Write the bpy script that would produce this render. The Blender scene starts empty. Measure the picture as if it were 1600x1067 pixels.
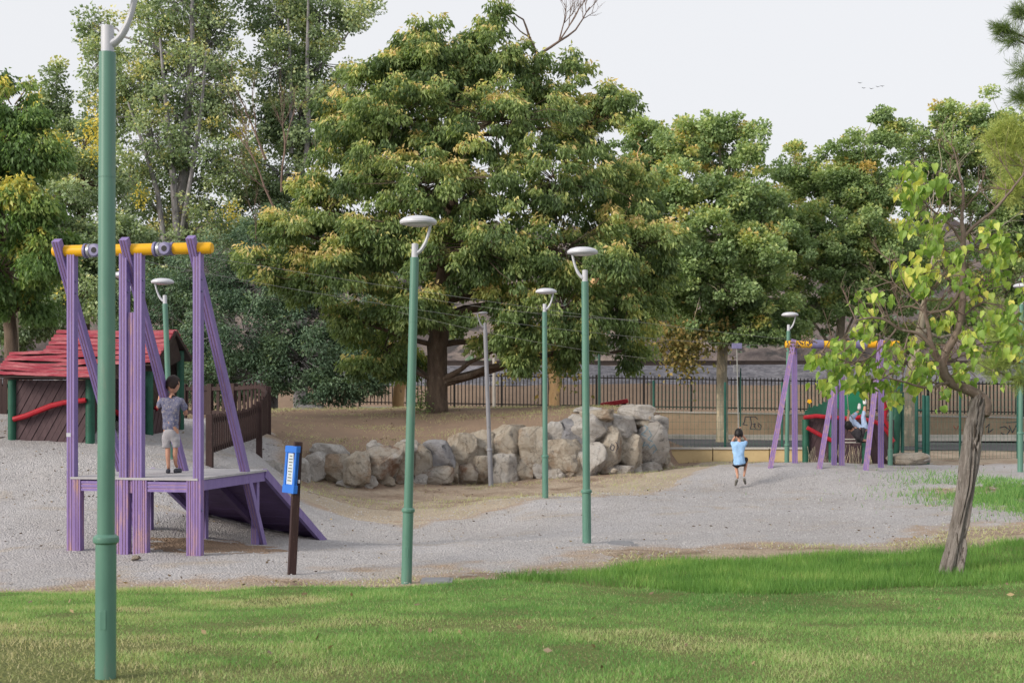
import bpy, bmesh, math, random
import numpy as np
from mathutils import Vector, Matrix
from mathutils.bvhtree import BVHTree
R = math.radians
S = bpy.context.scene
C = S.collection
# ---------------------------------------------------------------- camera, sky, sun, exposure
F = 2222.0; ZC = 1.7
cam = bpy.data.objects.new('camera', bpy.data.cameras.new('camera')); C.objects.link(cam)
cam.location = (0, 0, ZC); cam.rotation_euler = (R(90), 0, 0)
cam.data.lens = 50; cam.data.sensor_width = 36; cam.data.shift_y = 86.5/1600
cam.data.clip_start = .1; cam.data.clip_end = 3000
cam.data.dof.use_dof = True; cam.data.dof.focus_distance = 21; cam.data.dof.aperture_fstop = 5.0
S.camera = cam
W = bpy.data.worlds.new("World"); S.world = W; W.use_nodes = True
wn = W.node_tree.nodes; wl = W.node_tree.links
bg = wn['Background']
sky = wn.new('ShaderNodeTexSky'); sky.sky_type = 'NISHITA'; sky.sun_disc = False
sky.sun_elevation = R(24); sky.sun_rotation = R(-125); sky.dust_density = 6; sky.air_density = 1.0; sky.ozone_density = 1
hs = wn.new('ShaderNodeHueSaturation'); hs.inputs['Saturation'].default_value = .35
mx = wn.new('ShaderNodeMixRGB'); mx.inputs[0].default_value = .8; mx.inputs[2].default_value = (8.1, 8.2, 8.5, 1)
wl.new(sky.outputs[0], hs.inputs['Color']); wl.new(hs.outputs[0], mx.inputs[1]); wl.new(mx.outputs[0], bg.inputs[0])
bg.inputs[1].default_value = .1
sl = bpy.data.lights.new('sun', 'SUN'); so = bpy.data.objects.new('sun', sl); C.objects.link(so)
sl.energy = 2.9; sl.angle = R(20); sl.color = (1, .91, .79)
_a, _e = R(-125), R(24)      # azimuth from +Y clockwise, elevation
sd = Vector((math.sin(_a)*math.cos(_e), math.cos(_a)*math.cos(_e), math.sin(_e)))
so.rotation_euler = sd.to_track_quat('Z', 'Y').to_euler()
S.view_settings.view_transform = 'Standard'; S.view_settings.look = 'None'
S.view_settings.exposure = 0.30; S.view_settings.gamma = 1; S.view_settings.use_curve_mapping = False
S.render.engine = 'CYCLES'
S.cycles.max_bounces = 6; S.cycles.transparent_max_bounces = 4

# ---------------------------------------------------------------- helpers
def PX(px, Y): return (px-800)/F*Y
def PZ(py, Y): return ZC-(py-620)/F*Y
def P(px, py, Y): return Vector((PX(px, Y), Y, PZ(py, Y)))
rng = np.random.default_rng(7); random.seed(7)

def _hash(ix, iy, s):
    h = np.sin(ix*127.1+iy*311.7+s*74.7)*43758.5453
    return h-np.floor(h)
def vn(x, y, s=0):
    x = np.asarray(x, float); y = np.asarray(y, float)
    ix = np.floor(x); iy = np.floor(y); fx = x-ix; fy = y-iy
    fx = fx*fx*(3-2*fx); fy = fy*fy*(3-2*fy)
    a = _hash(ix, iy, s); b = _hash(ix+1, iy, s); c = _hash(ix, iy+1, s); d = _hash(ix+1, iy+1, s)
    return (a*(1-fx)+b*fx)*(1-fy)+(c*(1-fx)+d*fx)*fy*1.0 - .5
def fbm(x, y, s=0, o=4):
    r = 0; a = 1; x = np.asarray(x, float); y = np.asarray(y, float)
    for i in range(o): r = r+a*vn(x*2**i, y*2**i, s+i*13); a *= .5
    return r
def sst(a, b, x):
    t = np.clip((np.asarray(x, float)-a)/(b-a), 0, 1); return t*t*(3-2*t)

class MB:
    def __init__(s): s.v = []; s.f = []; s.m = []; s.mi = 0
    def add(s, vs, fs):
        n = len(s.v); s.v += [tuple(v) for v in vs]; s.f += [tuple(i+n for i in f) for f in fs]; s.m += [s.mi]*len(fs); return s
    def box(s, c, d, M=None):
        x, y, z = d[0]/2, d[1]/2, d[2]/2; c = Vector(c)
        vs = [Vector((sx*x, sy*y, sz*z)) for sz in (-1, 1) for sy in (-1, 1) for sx in (-1, 1)]
        vs = [(M@v if M else v)+c for v in vs]
        return s.add(vs, [(0, 2, 3, 1), (4, 5, 7, 6), (0, 1, 5, 4), (2, 6, 7, 3), (0, 4, 6, 2), (1, 3, 7, 5)])
    def beam(s, a, b, w, h, right=None):
        a = Vector(a); b = Vector(b); ax = (b-a).normalized()
        r = Vector(right) if right is not None else (ax.cross(Vector((0, 0, 1))) if abs(ax.z) < .99 else Vector((1, 0, 0)))
        r = (r-ax*r.dot(ax)).normalized(); u = r.cross(ax).normalized()
        vs = []
        for p in (a, b):
            for q, t in ((-1, -1), (1, -1), (1, 1), (-1, 1)): vs.append(p+r*q*w/2+u*t*h/2)
        return s.add(vs, [(0, 3, 2, 1), (4, 5, 6, 7), (0, 1, 5, 4), (1, 2, 6, 5), (2, 3, 7, 6), (3, 0, 4, 7)])
    def prof(s, a, b, pts, right, mats=None):
        a = Vector(a); b = Vector(b); ax = (b-a).normalized(); r = Vector(right); r = (r-ax*r.dot(ax)).normalized(); u = ax.cross(r).normalized()
        n = len(pts); vs = [p+r*q[0]+u*q[1] for p in (a, b) for q in pts]
        base = s.mi
        for i in range(n):
            s.mi = mats[i] if mats else base
            k = len(s.v); j = (i+1) % n
            s.add([vs[i], vs[j], vs[n+j], vs[n+i]], [(0, 1, 2, 3)])
        s.mi = base
        s.add(vs[:n], [tuple(range(n))[::-1]]); s.add(vs[n:], [tuple(range(n))]); return s
    def tube(s, pts, rad, n=8, cap=True, wob=0, seed=0, sq=1.0):
        pts = [Vector(p) for p in pts]; m = len(pts)
        rad = rad if hasattr(rad, '__len__') else [rad]*m
        rr = random.Random(seed); ref = None; vs = []
        for i, p in enumerate(pts):
            t = (pts[min(i+1, m-1)]-pts[max(i-1, 0)])
            t = t.normalized() if t.length > 1e-9 else Vector((0, 0, 1))
            if ref is None: ref = Vector((0, -1, 0)) if abs(t.y) < .8 else Vector((1, 0, 0))
            r = (ref-t*ref.dot(t)).normalized(); ref = r; u = t.cross(r)
            for k in range(n):
                a = 2*math.pi*k/n; q = rad[i]*(1+wob*(rr.random()-.5)*2)
                vs.append(p+r*math.cos(a)*q+u*math.sin(a)*q*sq)
        fs = [(i*n+k, i*n+(k+1) % n, (i+1)*n+(k+1) % n, (i+1)*n+k) for i in range(m-1) for k in range(n)]
        if cap: fs += [tuple(range(n))[::-1], tuple((m-1)*n+k for k in range(n))]
        return s.add(vs, fs)
    def lathe(s, c, prof, n=24, ax='z'):
        c = Vector(c); vs = []; m = len(prof)
        for r, z in prof:
            for k in range(n):
                a = 2*math.pi*k/n
                v = Vector((r*math.cos(a), r*math.sin(a), z))
                if ax == 'y': v = Vector((v.x, v.z, -v.y))
                vs.append(c+v)
        fs = [(i*n+k, i*n+(k+1) % n, (i+1)*n+(k+1) % n, (i+1)*n+k) for i in range(m-1) for k in range(n)]
        fs += [tuple(range(n))[::-1], tuple((m-1)*n+k for k in range(n))]
        return s.add(vs, fs)

def wloc(p):
    v = Vector((0, 0, 0))
    while p: v += p.location; p = p.parent
    return v
def link(o, parent):
    C.objects.link(o); o.parent = parent; return o
def obj(name, mb, mats, parent=None, world=True, origin=None, smooth=False, bevel=0):
    off = Vector(origin) if origin is not None else (wloc(parent) if world else Vector((0, 0, 0)))
    me = bpy.data.meshes.new(name)
    me.from_pydata([(v[0]-off.x, v[1]-off.y, v[2]-off.z) for v in mb.v], [], mb.f)
    for m in (mats if isinstance(mats, (list, tuple)) else [mats]): me.materials.append(m)
    if max(mb.m, default=0) > 0: me.polygons.foreach_set('material_index', mb.m)
    if smooth: me.polygons.foreach_set('use_smooth', [True]*len(me.polygons))
    me.update()
    o = bpy.data.objects.new(name, me); link(o, parent)
    if origin is not None: o.location = off-wloc(parent)
    if bevel:
        b = o.modifiers.new('bevel', 'BEVEL'); b.width = bevel; b.segments = 2; b.limit_method = 'ANGLE'; b.angle_limit = R(40)
    if smooth:
        try:
            me.set_sharp_from_angle(angle=R(35))
        except Exception: pass
    return o
def tag(o, label=None, cat=None, group=None, kind=None):
    if label: o['label'] = label
    if cat: o['category'] = cat
    if group: o['group'] = group
    if kind: o['kind'] = kind
    return o
def thing(name, loc, label, cat, group=None):
    o = bpy.data.objects.new(name, None); C.objects.link(o); o.location = loc; o.empty_display_size = .2
    return tag(o, label, cat, group)
def inst(o, parent, loc, rot=None, scale=None):
    c = o.copy(); C.objects.link(c); c.parent = parent; c.location = loc
    if rot is not None: c.rotation_euler = rot
    if scale is not None: c.scale = scale
    return c
def npmesh(name, V, Fq, mat, parent=None, attrs=None, smooth=False, nv=4):
    off = wloc(parent); V = np.asarray(V, np.float32)-np.array(off, np.float32)
    me = bpy.data.meshes.new(name); n = len(V); Fq = np.asarray(Fq, np.int32); m = len(Fq); k = Fq.shape[1]
    me.vertices.add(n); me.vertices.foreach_set('co', V.ravel())
    me.loops.add(m*k); me.loops.foreach_set('vertex_index', Fq.ravel())
    me.polygons.add(m); me.polygons.foreach_set('loop_start', np.arange(0, m*k, k, dtype=np.int32))
    if smooth: me.polygons.foreach_set('use_smooth', np.ones(m, bool))
    me.update(calc_edges=True)
    for an, av in (attrs or {}).items():
        a = me.attributes.new(an, 'FLOAT', 'POINT'); a.data.foreach_set('value', np.asarray(av, np.float32))
    for mm in (mat if isinstance(mat, (list, tuple)) else [mat]): me.materials.append(mm)
    return link(bpy.data.objects.new(name, me), parent)

# ---------------------------------------------------------------- materials
def N(nt, t, **k):
    n = nt.nodes.new(t)
    for a, b in k.items(): setattr(n, a, b)
    return n
def ramp(nt, stops, src):
    r = N(nt, 'ShaderNodeValToRGB'); e = r.color_ramp.elements
    while len(e) < len(stops): e.new(.5)
    for i, (p, c) in enumerate(stops): e[i].position = p; e[i].color = (*c, 1)
    nt.links.new(src, r.inputs[0]); return r.outputs[0]
def noise(nt, scale, detail=4, rough=.6, vec=None, dist=0):
    n = N(nt, 'ShaderNodeTexNoise'); n.inputs['Scale'].default_value = scale; n.inputs['Detail'].default_value = detail
    n.inputs['Roughness'].default_value = rough; n.inputs['Distortion'].default_value = dist
    if vec is None:
        g = N(nt, 'ShaderNodeNewGeometry'); vec = g.outputs['Position']
    nt.links.new(vec, n.inputs['Vector']); return n.outputs[0]
def mixc(nt, f, a, b, mode='MIX'):
    m = N(nt, 'ShaderNodeMixRGB', blend_type=mode)
    for i, x in ((0, f), (1, a), (2, b)):
        if isinstance(x, (int, float)): m.inputs[i].default_value = x
        elif isinstance(x, tuple): m.inputs[i].default_value = (*x, 1)
        else: nt.links.new(x, m.inputs[i])
    return m.outputs[0]
def newmat(name):
    m = bpy.data.materials.new(name); m.use_nodes = True; nt = m.node_tree; b = nt.nodes['Principled BSDF']
    return m, nt, b
def bump(nt, b, src, strength=.3, dist=.01):
    n = N(nt, 'ShaderNodeBump'); n.inputs['Strength'].default_value = strength; n.inputs['Distance'].default_value = dist
    nt.links.new(src, n.inputs['Height']); nt.links.new(n.outputs[0], b.inputs['Normal'])
def mat(name, c1, c2=None, scale=6, rough=.7, c3=None, s3=40, f3=(.6, .7), bp=.2, bd=.004, metal=0, stretch=None, spec=.3, dirt=None):
    m, nt, b = newmat(name); c2 = c2 or tuple(x*.75 for x in c1)
    tc = N(nt, 'ShaderNodeTexCoord').outputs['Object']
    if stretch:
        mp = N(nt, 'ShaderNodeMapping'); mp.inputs['Scale'].default_value = stretch; nt.links.new(tc, mp.inputs[0]); tc = mp.outputs[0]
    n1 = noise(nt, scale, 5, .65, tc)
    col = ramp(nt, [(.32, c2), (.68, c1)], n1)
    if c3:
        n3 = noise(nt, s3, 4, .7, tc); f = ramp(nt, [(f3[0], (0, 0, 0)), (f3[1], (1, 1, 1))], n3); col = mixc(nt, f, col, c3)
    nt.links.new(col, b.inputs['Base Color'])
    b.inputs['Roughness'].default_value = rough; b.inputs['Metallic'].default_value = metal
    b.inputs['Specular IOR Level'].default_value = spec
    if bp: bump(nt, b, noise(nt, scale*6, 4, .7, tc), bp, bd)
    return m
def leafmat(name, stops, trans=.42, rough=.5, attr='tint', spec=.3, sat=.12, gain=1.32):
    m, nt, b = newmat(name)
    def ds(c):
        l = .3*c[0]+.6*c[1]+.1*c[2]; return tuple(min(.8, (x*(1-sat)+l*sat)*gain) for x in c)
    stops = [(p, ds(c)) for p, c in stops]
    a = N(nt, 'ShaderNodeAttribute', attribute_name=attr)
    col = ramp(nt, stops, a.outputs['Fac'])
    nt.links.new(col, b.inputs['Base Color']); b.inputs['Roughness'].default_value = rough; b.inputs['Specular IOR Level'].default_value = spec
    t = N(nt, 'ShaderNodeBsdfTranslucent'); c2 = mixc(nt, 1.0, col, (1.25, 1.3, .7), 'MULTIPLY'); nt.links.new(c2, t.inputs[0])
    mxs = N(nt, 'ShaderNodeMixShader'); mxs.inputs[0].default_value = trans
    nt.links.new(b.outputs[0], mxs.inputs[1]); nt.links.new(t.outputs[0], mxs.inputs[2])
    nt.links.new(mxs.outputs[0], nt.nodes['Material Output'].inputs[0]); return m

M = {}
M['purple'] = mat('purple_paint', (.215, .155, .365), (.165, .118, .30), 3, .5, c3=(.33, .27, .38), s3=22, f3=(.60, .72), bp=.12, stretch=(3, 3, .6))
M['purple_worn'] = mat('worn_purple_paint', (.245, .165, .37), (.19, .125, .31), 4, .6, c3=(.42, .24, .16), s3=4, f3=(.50, .72), bp=.15, stretch=(3, 3, .5))
M['groove'] = mat('bare_groove', (.42, .29, .36), (.29, .19, .35), 6, .8, bp=.1, stretch=(2, 2, .5))
M['rust_foot'] = mat('rubbed_post_foot', (.30, .17, .27), (.25, .12, .10), 5, .8, c3=(.36, .17, .08), s3=6, f3=(.45, .6), bp=.2, stretch=(3, 3, .7))
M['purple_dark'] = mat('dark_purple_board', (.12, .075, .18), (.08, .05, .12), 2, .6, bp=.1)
M['yellow'] = mat('yellow_paint', (.75, .42, .015), (.66, .34, .012), 4, .42, c3=(.45, .3, .1), s3=30, f3=(.68, .74), bp=.08)
M['deck'] = mat('dusty_deck', (.42, .41, .42), (.30, .29, .31), 3, .85, c3=(.22, .2, .22), s3=20, f3=(.6, .7))
M['grey_metal'] = mat('galvanised_metal', (.42, .43, .46), (.3, .31, .33), 8, .4, metal=.6, bp=.05)
M['housing'] = mat('purple_grey_housing', (.19, .18, .31), (.13, .12, .24), 6, .45, bp=.05)
M['black'] = mat('black_rubber', (.02, .02, .022), (.012, .012, .014), 6, .6, bp=.05)
M['green_pole'] = mat('green_enamel', (.105, .225, .175), (.078, .178, .138), 2.5, .38, c3=(.16, .22, .18), s3=6, f3=(.56, .8), bp=.03, stretch=(2, 2, .5), spec=.4)
M['grey_pole'] = mat('grey_pole_paint', (.24, .245, .27), (.18, .18, .2), 3, .5, c3=(.12, .13, .12), s3=12, f3=(.6, .7), bp=.05)
M['lamp_white'] = mat('white_lamp_enamel', (.52, .53, .58), (.43, .44, .49), 4, .4, c3=(.36, .36, .34), s3=9, f3=(.62, .8), bp=.02)
M['lamp_glass'] = mat('lamp_diffuser', (.5, .52, .56), (.42, .43, .46), 6, .2, bp=0)
M['brown_wood'] = mat('dark_brown_stained_wood', (.044, .023, .022), (.028, .014, .014), 5, .65, c3=(.14, .09, .07), s3=20, f3=(.62, .72), stretch=(4, 4, .5))
M['maroon'] = mat('maroon_planks', (.092, .056, .062), (.058, .034, .04), 5, .6, c3=(.14, .1, .1), s3=16, f3=(.62, .75), stretch=(3, 3, 1))
M['red_roof'] = mat('red_roof_slats', (.33, .034, .06), (.22, .022, .042), 3, .5, c3=(.52, .22, .23), s3=5, f3=(.46, .78), stretch=(.5, 3, 3))
M['red_rail'] = mat('red_paint', (.40, .016, .03), (.28, .012, .02), 4, .4, c3=(.5, .2, .2), s3=12, f3=(.6, .8))
M['dark_green'] = mat('dark_green_paint', (.02, .10, .065), (.012, .065, .042), 4, .5, c3=(.06, .14, .1), s3=14, f3=(.62, .75))
M['shade_in'] = mat('interior_shade_boards', (.05, .035, .03), (.03, .02, .02), 4, .8)  # shade inside and under the roofs put into the board colour
M['blue'] = mat('blue_sign_paint', (.03, .17, .62), (.025, .14, .52), 5, .4, bp=.03)
M['sign_white'] = mat('sign_sheet', (.5, .55, .6), (.42, .48, .54), 9, .5, bp=0)
M['sign_ink'] = mat('sign_print', (.1, .12, .12), (.16, .17, .1), 30, .6, bp=0)
M['iron'] = mat('black_fence_iron', (.025, .023, .022), (.018, .016, .016), 6, .5, bp=.05)
M['green_fence'] = mat('green_fence_enamel', (.025, .12, .095), (.018, .09, .07), 4, .45, bp=.03)
M['wire'] = mat('green_wire', (.09, .16, .12), (.06, .12, .09), 4, .5, bp=0)
M['render_wall'] = mat('tan_rendered_wall', (.40, .30, .21), (.31, .23, .155), 1.2, .85, c3=(.25, .19, .14), s3=3, f3=(.55, .75), bp=.15)
M['concrete'] = mat('pale_concrete', (.52, .49, .45), (.4, .38, .35), 3, .85, c3=(.3, .28, .26), s3=14, f3=(.6, .7))
M['yellow_wall'] = mat('ochre_wall', (.60, .47, .26), (.5, .38, .21), 2, .85, c3=(.34, .24, .14), s3=6, f3=(.6, .75))
M['asphalt'] = mat('asphalt', (.085, .082, .088), (.06, .06, .064), 2, .85, c3=(.12, .115, .11), s3=30, f3=(.55, .7), bp=.3)
M['paving'] = mat('pale_paving', (.30, .27, .25), (.22, .2, .19), 1, .9)
M['rail'] = mat('rusty_rail', (.06, .045, .04), (.04, .03, .028), 4, .6)
M['bark'] = mat('grey_brown_bark', (.17, .125, .095), (.075, .055, .042), 9, .9, c3=(.24, .2, .16), s3=14, f3=(.6, .7), bp=.9, bd=.03, stretch=(1, 1, .25))
M['bark_pale'] = mat('pale_plane_bark', (.36, .32, .24), (.22, .19, .14), 5, .85, c3=(.52, .43, .30), s3=4, f3=(.55, .62), bp=.3, stretch=(1, 1, .45))
M['bark_tan'] = mat('peeled_tan_bark', (.62, .42, .22), (.46, .28, .14), 5, .85, c3=(.3, .2, .12), s3=8, f3=(.58, .66), bp=.4, stretch=(1, 1, .4))
M['bark_silver'] = mat('silver_poplar_bark', (.30, .29, .30), (.15, .14, .15), 6, .85, c3=(.07, .06, .06), s3=9, f3=(.58, .66), bp=.4, stretch=(1, 1, .5))
M['twig'] = mat('dry_twig_bark', (.19, .135, .11), (.12, .085, .07), 9, .9)
M['skin'] = mat('skin', (.50, .27, .185), (.46, .24, .165), 5, .5, bp=0)
M['hair'] = mat('dark_brown_hair', (.035, .02, .016), (.018, .011, .01), 60, .6, bp=.5, bd=.004, stretch=(1, 1, .3))
M['hair_black'] = mat('black_hair', (.012, .01, .01), (.006, .005, .005), 60, .5, bp=.5, bd=.004)
M['shirt_pat'] = mat('blue_grey_patterned_cloth', (.24, .24, .31), (.09, .10, .20), 26, .85, c3=(.33, .3, .32), s3=34, f3=(.55, .6), bp=.1)
M['shorts_grey'] = mat('pale_grey_cloth', (.42, .41, .43), (.33, .32, .35), 12, .85)
M['shirt_blue'] = mat('light_blue_cloth', (.33, .52, .78), (.24, .42, .68), 9, .85)
M['shorts_black'] = mat('black_cloth', (.02, .02, .025), (.012, .012, .016), 9, .85)
M['shirt_dark'] = mat('charcoal_cloth', (.05, .045, .05), (.03, .028, .034), 9, .85)
M['jeans'] = mat('pale_blue_denim', (.38, .48, .66), (.28, .37, .55), 16, .85)
M['shoe_dark'] = mat('dark_shoe', (.06, .06, .08), (.03, .03, .04), 20, .6, c3=(.4, .4, .42), s3=20, f3=(.6, .64))
M['shoe_grey'] = mat('grey_shoe', (.17, .16, .14), (.1, .1, .09), 20, .7)
M['shoe_white'] = mat('white_shoe', (.7, .7, .7), (.55, .55, .56), 12, .5)
M['rope'] = mat('rope', (.3, .3, .28), (.2, .2, .19), 20, .8, bp=0)
M['leaf_litter'] = leafmat('dry_leaf', [(0, (.05, .035, .025)), (.6, (.13, .09, .05)), (1, (.30, .22, .1))], .1)

def ground_mat(name, stops, big, peb=None, s1=.6, pebscale=45, patch=None, edge=None):
    m, nt, b = newmat(name)
    col = ramp(nt, stops, noise(nt, s1, 7, .68))
    fine = noise(nt, 28, 6, .8)
    col = mixc(nt, .55, col, ramp(nt, [(.34, (.45, .45, .45)), (.66, (1.3, 1.28, 1.25))], fine), 'MULTIPLY')
    if patch:
        pn = noise(nt, patch[2], 5, .62, dist=.4)
        col = mixc(nt, ramp(nt, [(patch[1][0], (0, 0, 0)), (patch[1][1], (1, 1, 1))], pn), col, patch[0])
    g = N(nt, 'ShaderNodeNewGeometry')
    v = N(nt, 'ShaderNodeTexVoronoi'); v.inputs['Scale'].default_value = pebscale; nt.links.new(g.outputs['Position'], v.inputs['Vector'])
    if peb:
        sp = N(nt, 'ShaderNodeSeparateColor'); nt.links.new(v.outputs['Color'], sp.inputs[0])
        f = ramp(nt, [(0, (.68, .68, .68)), (.5, (.98, .98, .98)), (1, (1.28, 1.26, 1.24))], sp.outputs[0])
        col = mixc(nt, peb, col, f, 'MULTIPLY')
    if edge:
        at = N(nt, 'ShaderNodeAttribute', attribute_name='edge'); col = mixc(nt, at.outputs['Fac'], mixc(nt, .3, edge, mixc(nt, 1.0, col, tuple(x*2.6 for x in edge), 'MULTIPLY')), col)
    nt.links.new(col, b.inputs['Base Color']); b.inputs['Roughness'].default_value = .95; b.inputs['Specular IOR Level'].default_value = .15
    add = N(nt, 'ShaderNodeMath', operation='MULTIPLY_ADD'); nt.links.new(v.outputs['Distance'], add.inputs[0]); add.inputs[1].default_value = -.6
    nt.links.new(noise(nt, 9, 6, .7), add.inputs[2])
    bump(nt, b, add.outputs[0], .8, .05); return m
M['dirt'] = ground_mat('straw_dirt', [(.3, (.29, .22, .17)), (.5, (.385, .31, .24)), (.72, (.47, .40, .32))], 1, .5, .9, 30, patch=((.22, .16, .115), (.50, .66), 1.3), edge=(.27, .205, .158))
M['gravel'] = ground_mat('grey_gravel', [(.25, (.365, .347, .345)), (.5, (.425, .412, .422)), (.75, (.485, .475, .495))], 1, .38, .35, 38, patch=((.39, .335, .275), (.56, .74), .8), edge=(.36, .285, .22))
M['sand'] = ground_mat('pale_sand', [(.3, (.40, .335, .26)), (.7, (.49, .42, .335))], 1, .3, 1, 40)
M['soil'] = ground_mat('lawn_soil', [(.3, (.13, .15, .05)), (.7, (.19, .21, .08))], 1, .3, 1, 40)
M['ballast'] = ground_mat('grey_ballast', [(.3, (.10, .10, .12)), (.7, (.24, .235, .26))], 1, .9, 1.5, 5)
M['hill'] = ground_mat('dry_hillside', [(.36, (.07, .06, .062)), (.5, (.15, .125, .12)), (.66, (.27, .22, .19))], 1, .5, .22, 3, patch=((.06, .055, .055), (.54, .6), .5))
# ---------------------------------------------------------------- terrain
def pts3(L): return [(PX(a, Y), Y, PZ(b, Y)) for a, b, Y in L]
shared = pts3([(165, 1062, 8.1), (635, 911, 15.6), (455, 901, 16.2), (120, 863, 18.6), (310, 867, 18.2), (413, 854, 20.4), (917, 852, 18.8),
   (1488, 898, 15), (1600, 845, 18.3), (1400, 865, 16.8), (1200, 872, 17.3), (1000, 880, 16.9), (1560, 735, 34), (1560, 790, 25), (1400, 800, 24), (1100, 800, 25), (700, 850, 20),
   (1203, 733, 32), (1242, 724, 34), (1352, 738, 32), (1376, 732, 34), (1155, 768, 30.4), (852, 778, 27.3),
   (80, 692, 26), (240, 683, 28.5), (0, 765, 23), (0, 863, 19), (0, 925, 15), (327, 727, 25.5), (405, 698, 29.5), (400, 655, 34), (290, 657, 34.5), (430, 642, 46),
   (150, 800, 21.5), (250, 770, 23), (500, 800, 26.3)])
shared += [(-4, 5, .12), (0, 4, .1), (5, 5, .1), (0, -4, .1), (-12, 3, .1), (12, 3, .1), (-5.5, 11, -.06), (5, 10, 0), (-14, 26, 1.0), (-14, 20, .1), (-14, 15, -.3),
   (-12, 35, 1.3), (-13, 45, 1.3), (-8, 55, .7), (-10, 62, .3), (-3, 62, .2), (4, 62, .1), (20, 62, -.1), (30, 50, -.1), (30, 30, .1), (22, 20, 0), (25, 5, .1), (15, 38, 0), (24, 38, 0), (8, 40, 0), (8, 50, .05), (-22, 62, .5), (-22, 30, 1.2), (-22, 8, 0), (16, 30, 0)]
foot = [(430, 753, 29.6), (500, 757, 31), (560, 766, 30.6), (650, 757, 32), (767, 757, 33.2), (850, 749, 33.4), (930, 745, 33.5), (1000, 739, 34.2), (1035, 735, 35.3), (1048, 727, 37.2)]
low = shared+pts3(foot)+pts3([(513, 847, 23.1)])+[(3.9, 42, 0), (0, 50, .1), (-3, 55, .3)]
high = shared+pts3([(450, 690, 31.5), (480, 716, 31.4), (540, 703, 31.8), (600, 703, 32.2), (700, 687, 33.6), (790, 671, 34.3), (870, 664, 34.6), (930, 654, 35), (985, 643, 35.8), (1015, 640, 37.6),
   (683, 643, 40), (620, 638, 43), (865, 634, 43), (560, 652, 38), (760, 633, 44), (960, 632, 42), (500, 668, 35), (600, 670, 36), (800, 648, 38.5), (430, 672, 33.5)])+[(0, 52, .9), (-4, 54, .9), (3.5, 47, 1.2)]
def rbf(pts):
    A = np.array(pts); X = A[:, :2]; n = len(X)
    def U(r2): return .5*r2*np.log(r2+1e-9)
    d2 = ((X[:, None]-X[None])**2).sum(-1); K = U(d2)+np.eye(n)*.6
    Pm = np.c_[np.ones(n), X]; T = np.zeros((n+3, n+3)); T[:n, :n] = K; T[:n, n:] = Pm; T[n:, :n] = Pm.T
    w = np.linalg.solve(T, np.r_[A[:, 2], 0, 0, 0])
    def f(x, y):
        r = w[n]+w[n+1]*x+w[n+2]*y
        for i in range(n): r = r+w[i]*U((x-X[i, 0])**2+(y-X[i, 1])**2)
        return r
    return f
FL, FH = rbf(low), rbf(high)
poly = [(PX(a, Y), Y+.62) for a, b, Y in foot]+[(PX(1030, 40), 40), (3.9, 44), (3.4, 47.5), (0, 51), (-5, 53.5), (-12, 54), (-17, 50), (-17, 33), (-8, 31), (-6, 30)]
PA = np.array(poly)
def sdpoly(x, y):
    x = np.asarray(x, float); y = np.asarray(y, float); d = np.full(x.shape, 1e9); ins = np.zeros(x.shape, bool)
    n = len(PA)
    for i in range(n):
        ax, ay = PA[i]; bx, by = PA[(i+1) % n]; ex, ey = bx-ax, by-ay
        t = np.clip(((x-ax)*ex+(y-ay)*ey)/(ex*ex+ey*ey), 0, 1)
        d = np.minimum(d, np.hypot(x-ax-t*ex, y-ay-t*ey))
        c = ((ay > y) != (by > y)) & (x < (bx-ax)*(y-ay)/((by-ay) if by != ay else 1e-9)+ax); ins ^= c
    return np.where(ins, d, -d)
def gz(x, y):
    x = np.asarray(x, float); y = np.asarray(y, float)
    xc = np.clip(x, -24, 32); yc = np.clip(y, -5, 63)
    d = sdpoly(xc, yc); wd = np.where(yc > 40, 2.5, .25)
    m = sst(-wd, wd, d)
    z = FL(xc, yc)*(1-m)+FH(xc, yc)*m
    z = z+fbm(x*.9, y*.9, 3, 3)*.05*sst(12, 20, y)+fbm(x*.4, y*.4, 9, 2)*.03+fbm(x*2.6, y*2.1, 44, 3)*.028*sst(14.5, 17, y)*sst(40, 34, y)
    t = sst(40, 60, y)*sst(-4, 4, x); z = z*(1-t)+t*(.0-.012*np.maximum(x-4, 0))
    return z
def g1(x, y): return float(gz(np.array([x]), np.array([y]))[0])
def grid(name, xs, ys, zfun, mat_, keep=None, smooth=True, edge=None):
    X, Y = np.meshgrid(xs, ys); x = X.ravel(); y = Y.ravel(); z, k = zfun(x, y)
    nx, ny = len(xs), len(ys); i = np.arange(nx*(ny-1)).reshape(ny-1, nx)[:, :-1].ravel()
    Q = np.c_[i, i+1, i+nx+1, i+nx]
    if k is not None:
        Q = Q[k[Q].any(1)]; u, inv = np.unique(Q.ravel(), return_inverse=True)
        V = np.c_[x, y, z][u]; Q = inv.reshape(-1, 4)
    else: V = np.c_[x, y, z]
    return npmesh(name, V, Q, mat_, smooth=smooth, attrs=None if edge is None else {'edge': sst(0, 1, edge(V[:, 0], V[:, 1])/.9+fbm(V[:, 0]*2.3, V[:, 1]*2.3, 91, 4)*1.4)})
xs = np.r_[np.arange(-60, -20, 2.), np.arange(-20, -9, .5), np.arange(-9, 12, .17), np.arange(12, 26, .5), np.arange(26, 70, 2.)]
ys = np.r_[np.arange(-6, 6, 1.), np.arange(6, 38, .17), np.arange(38, 64.1, .4)]
tag(grid('ground', xs, ys, lambda x, y: (gz(x, y), None), M['dirt'], edge=lambda x, y: np.minimum(-sdpoly(np.clip(x, -24, 32), np.clip(y, -5, 63))*.9+.9*(x < -6), 2)), kind='structure')
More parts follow.
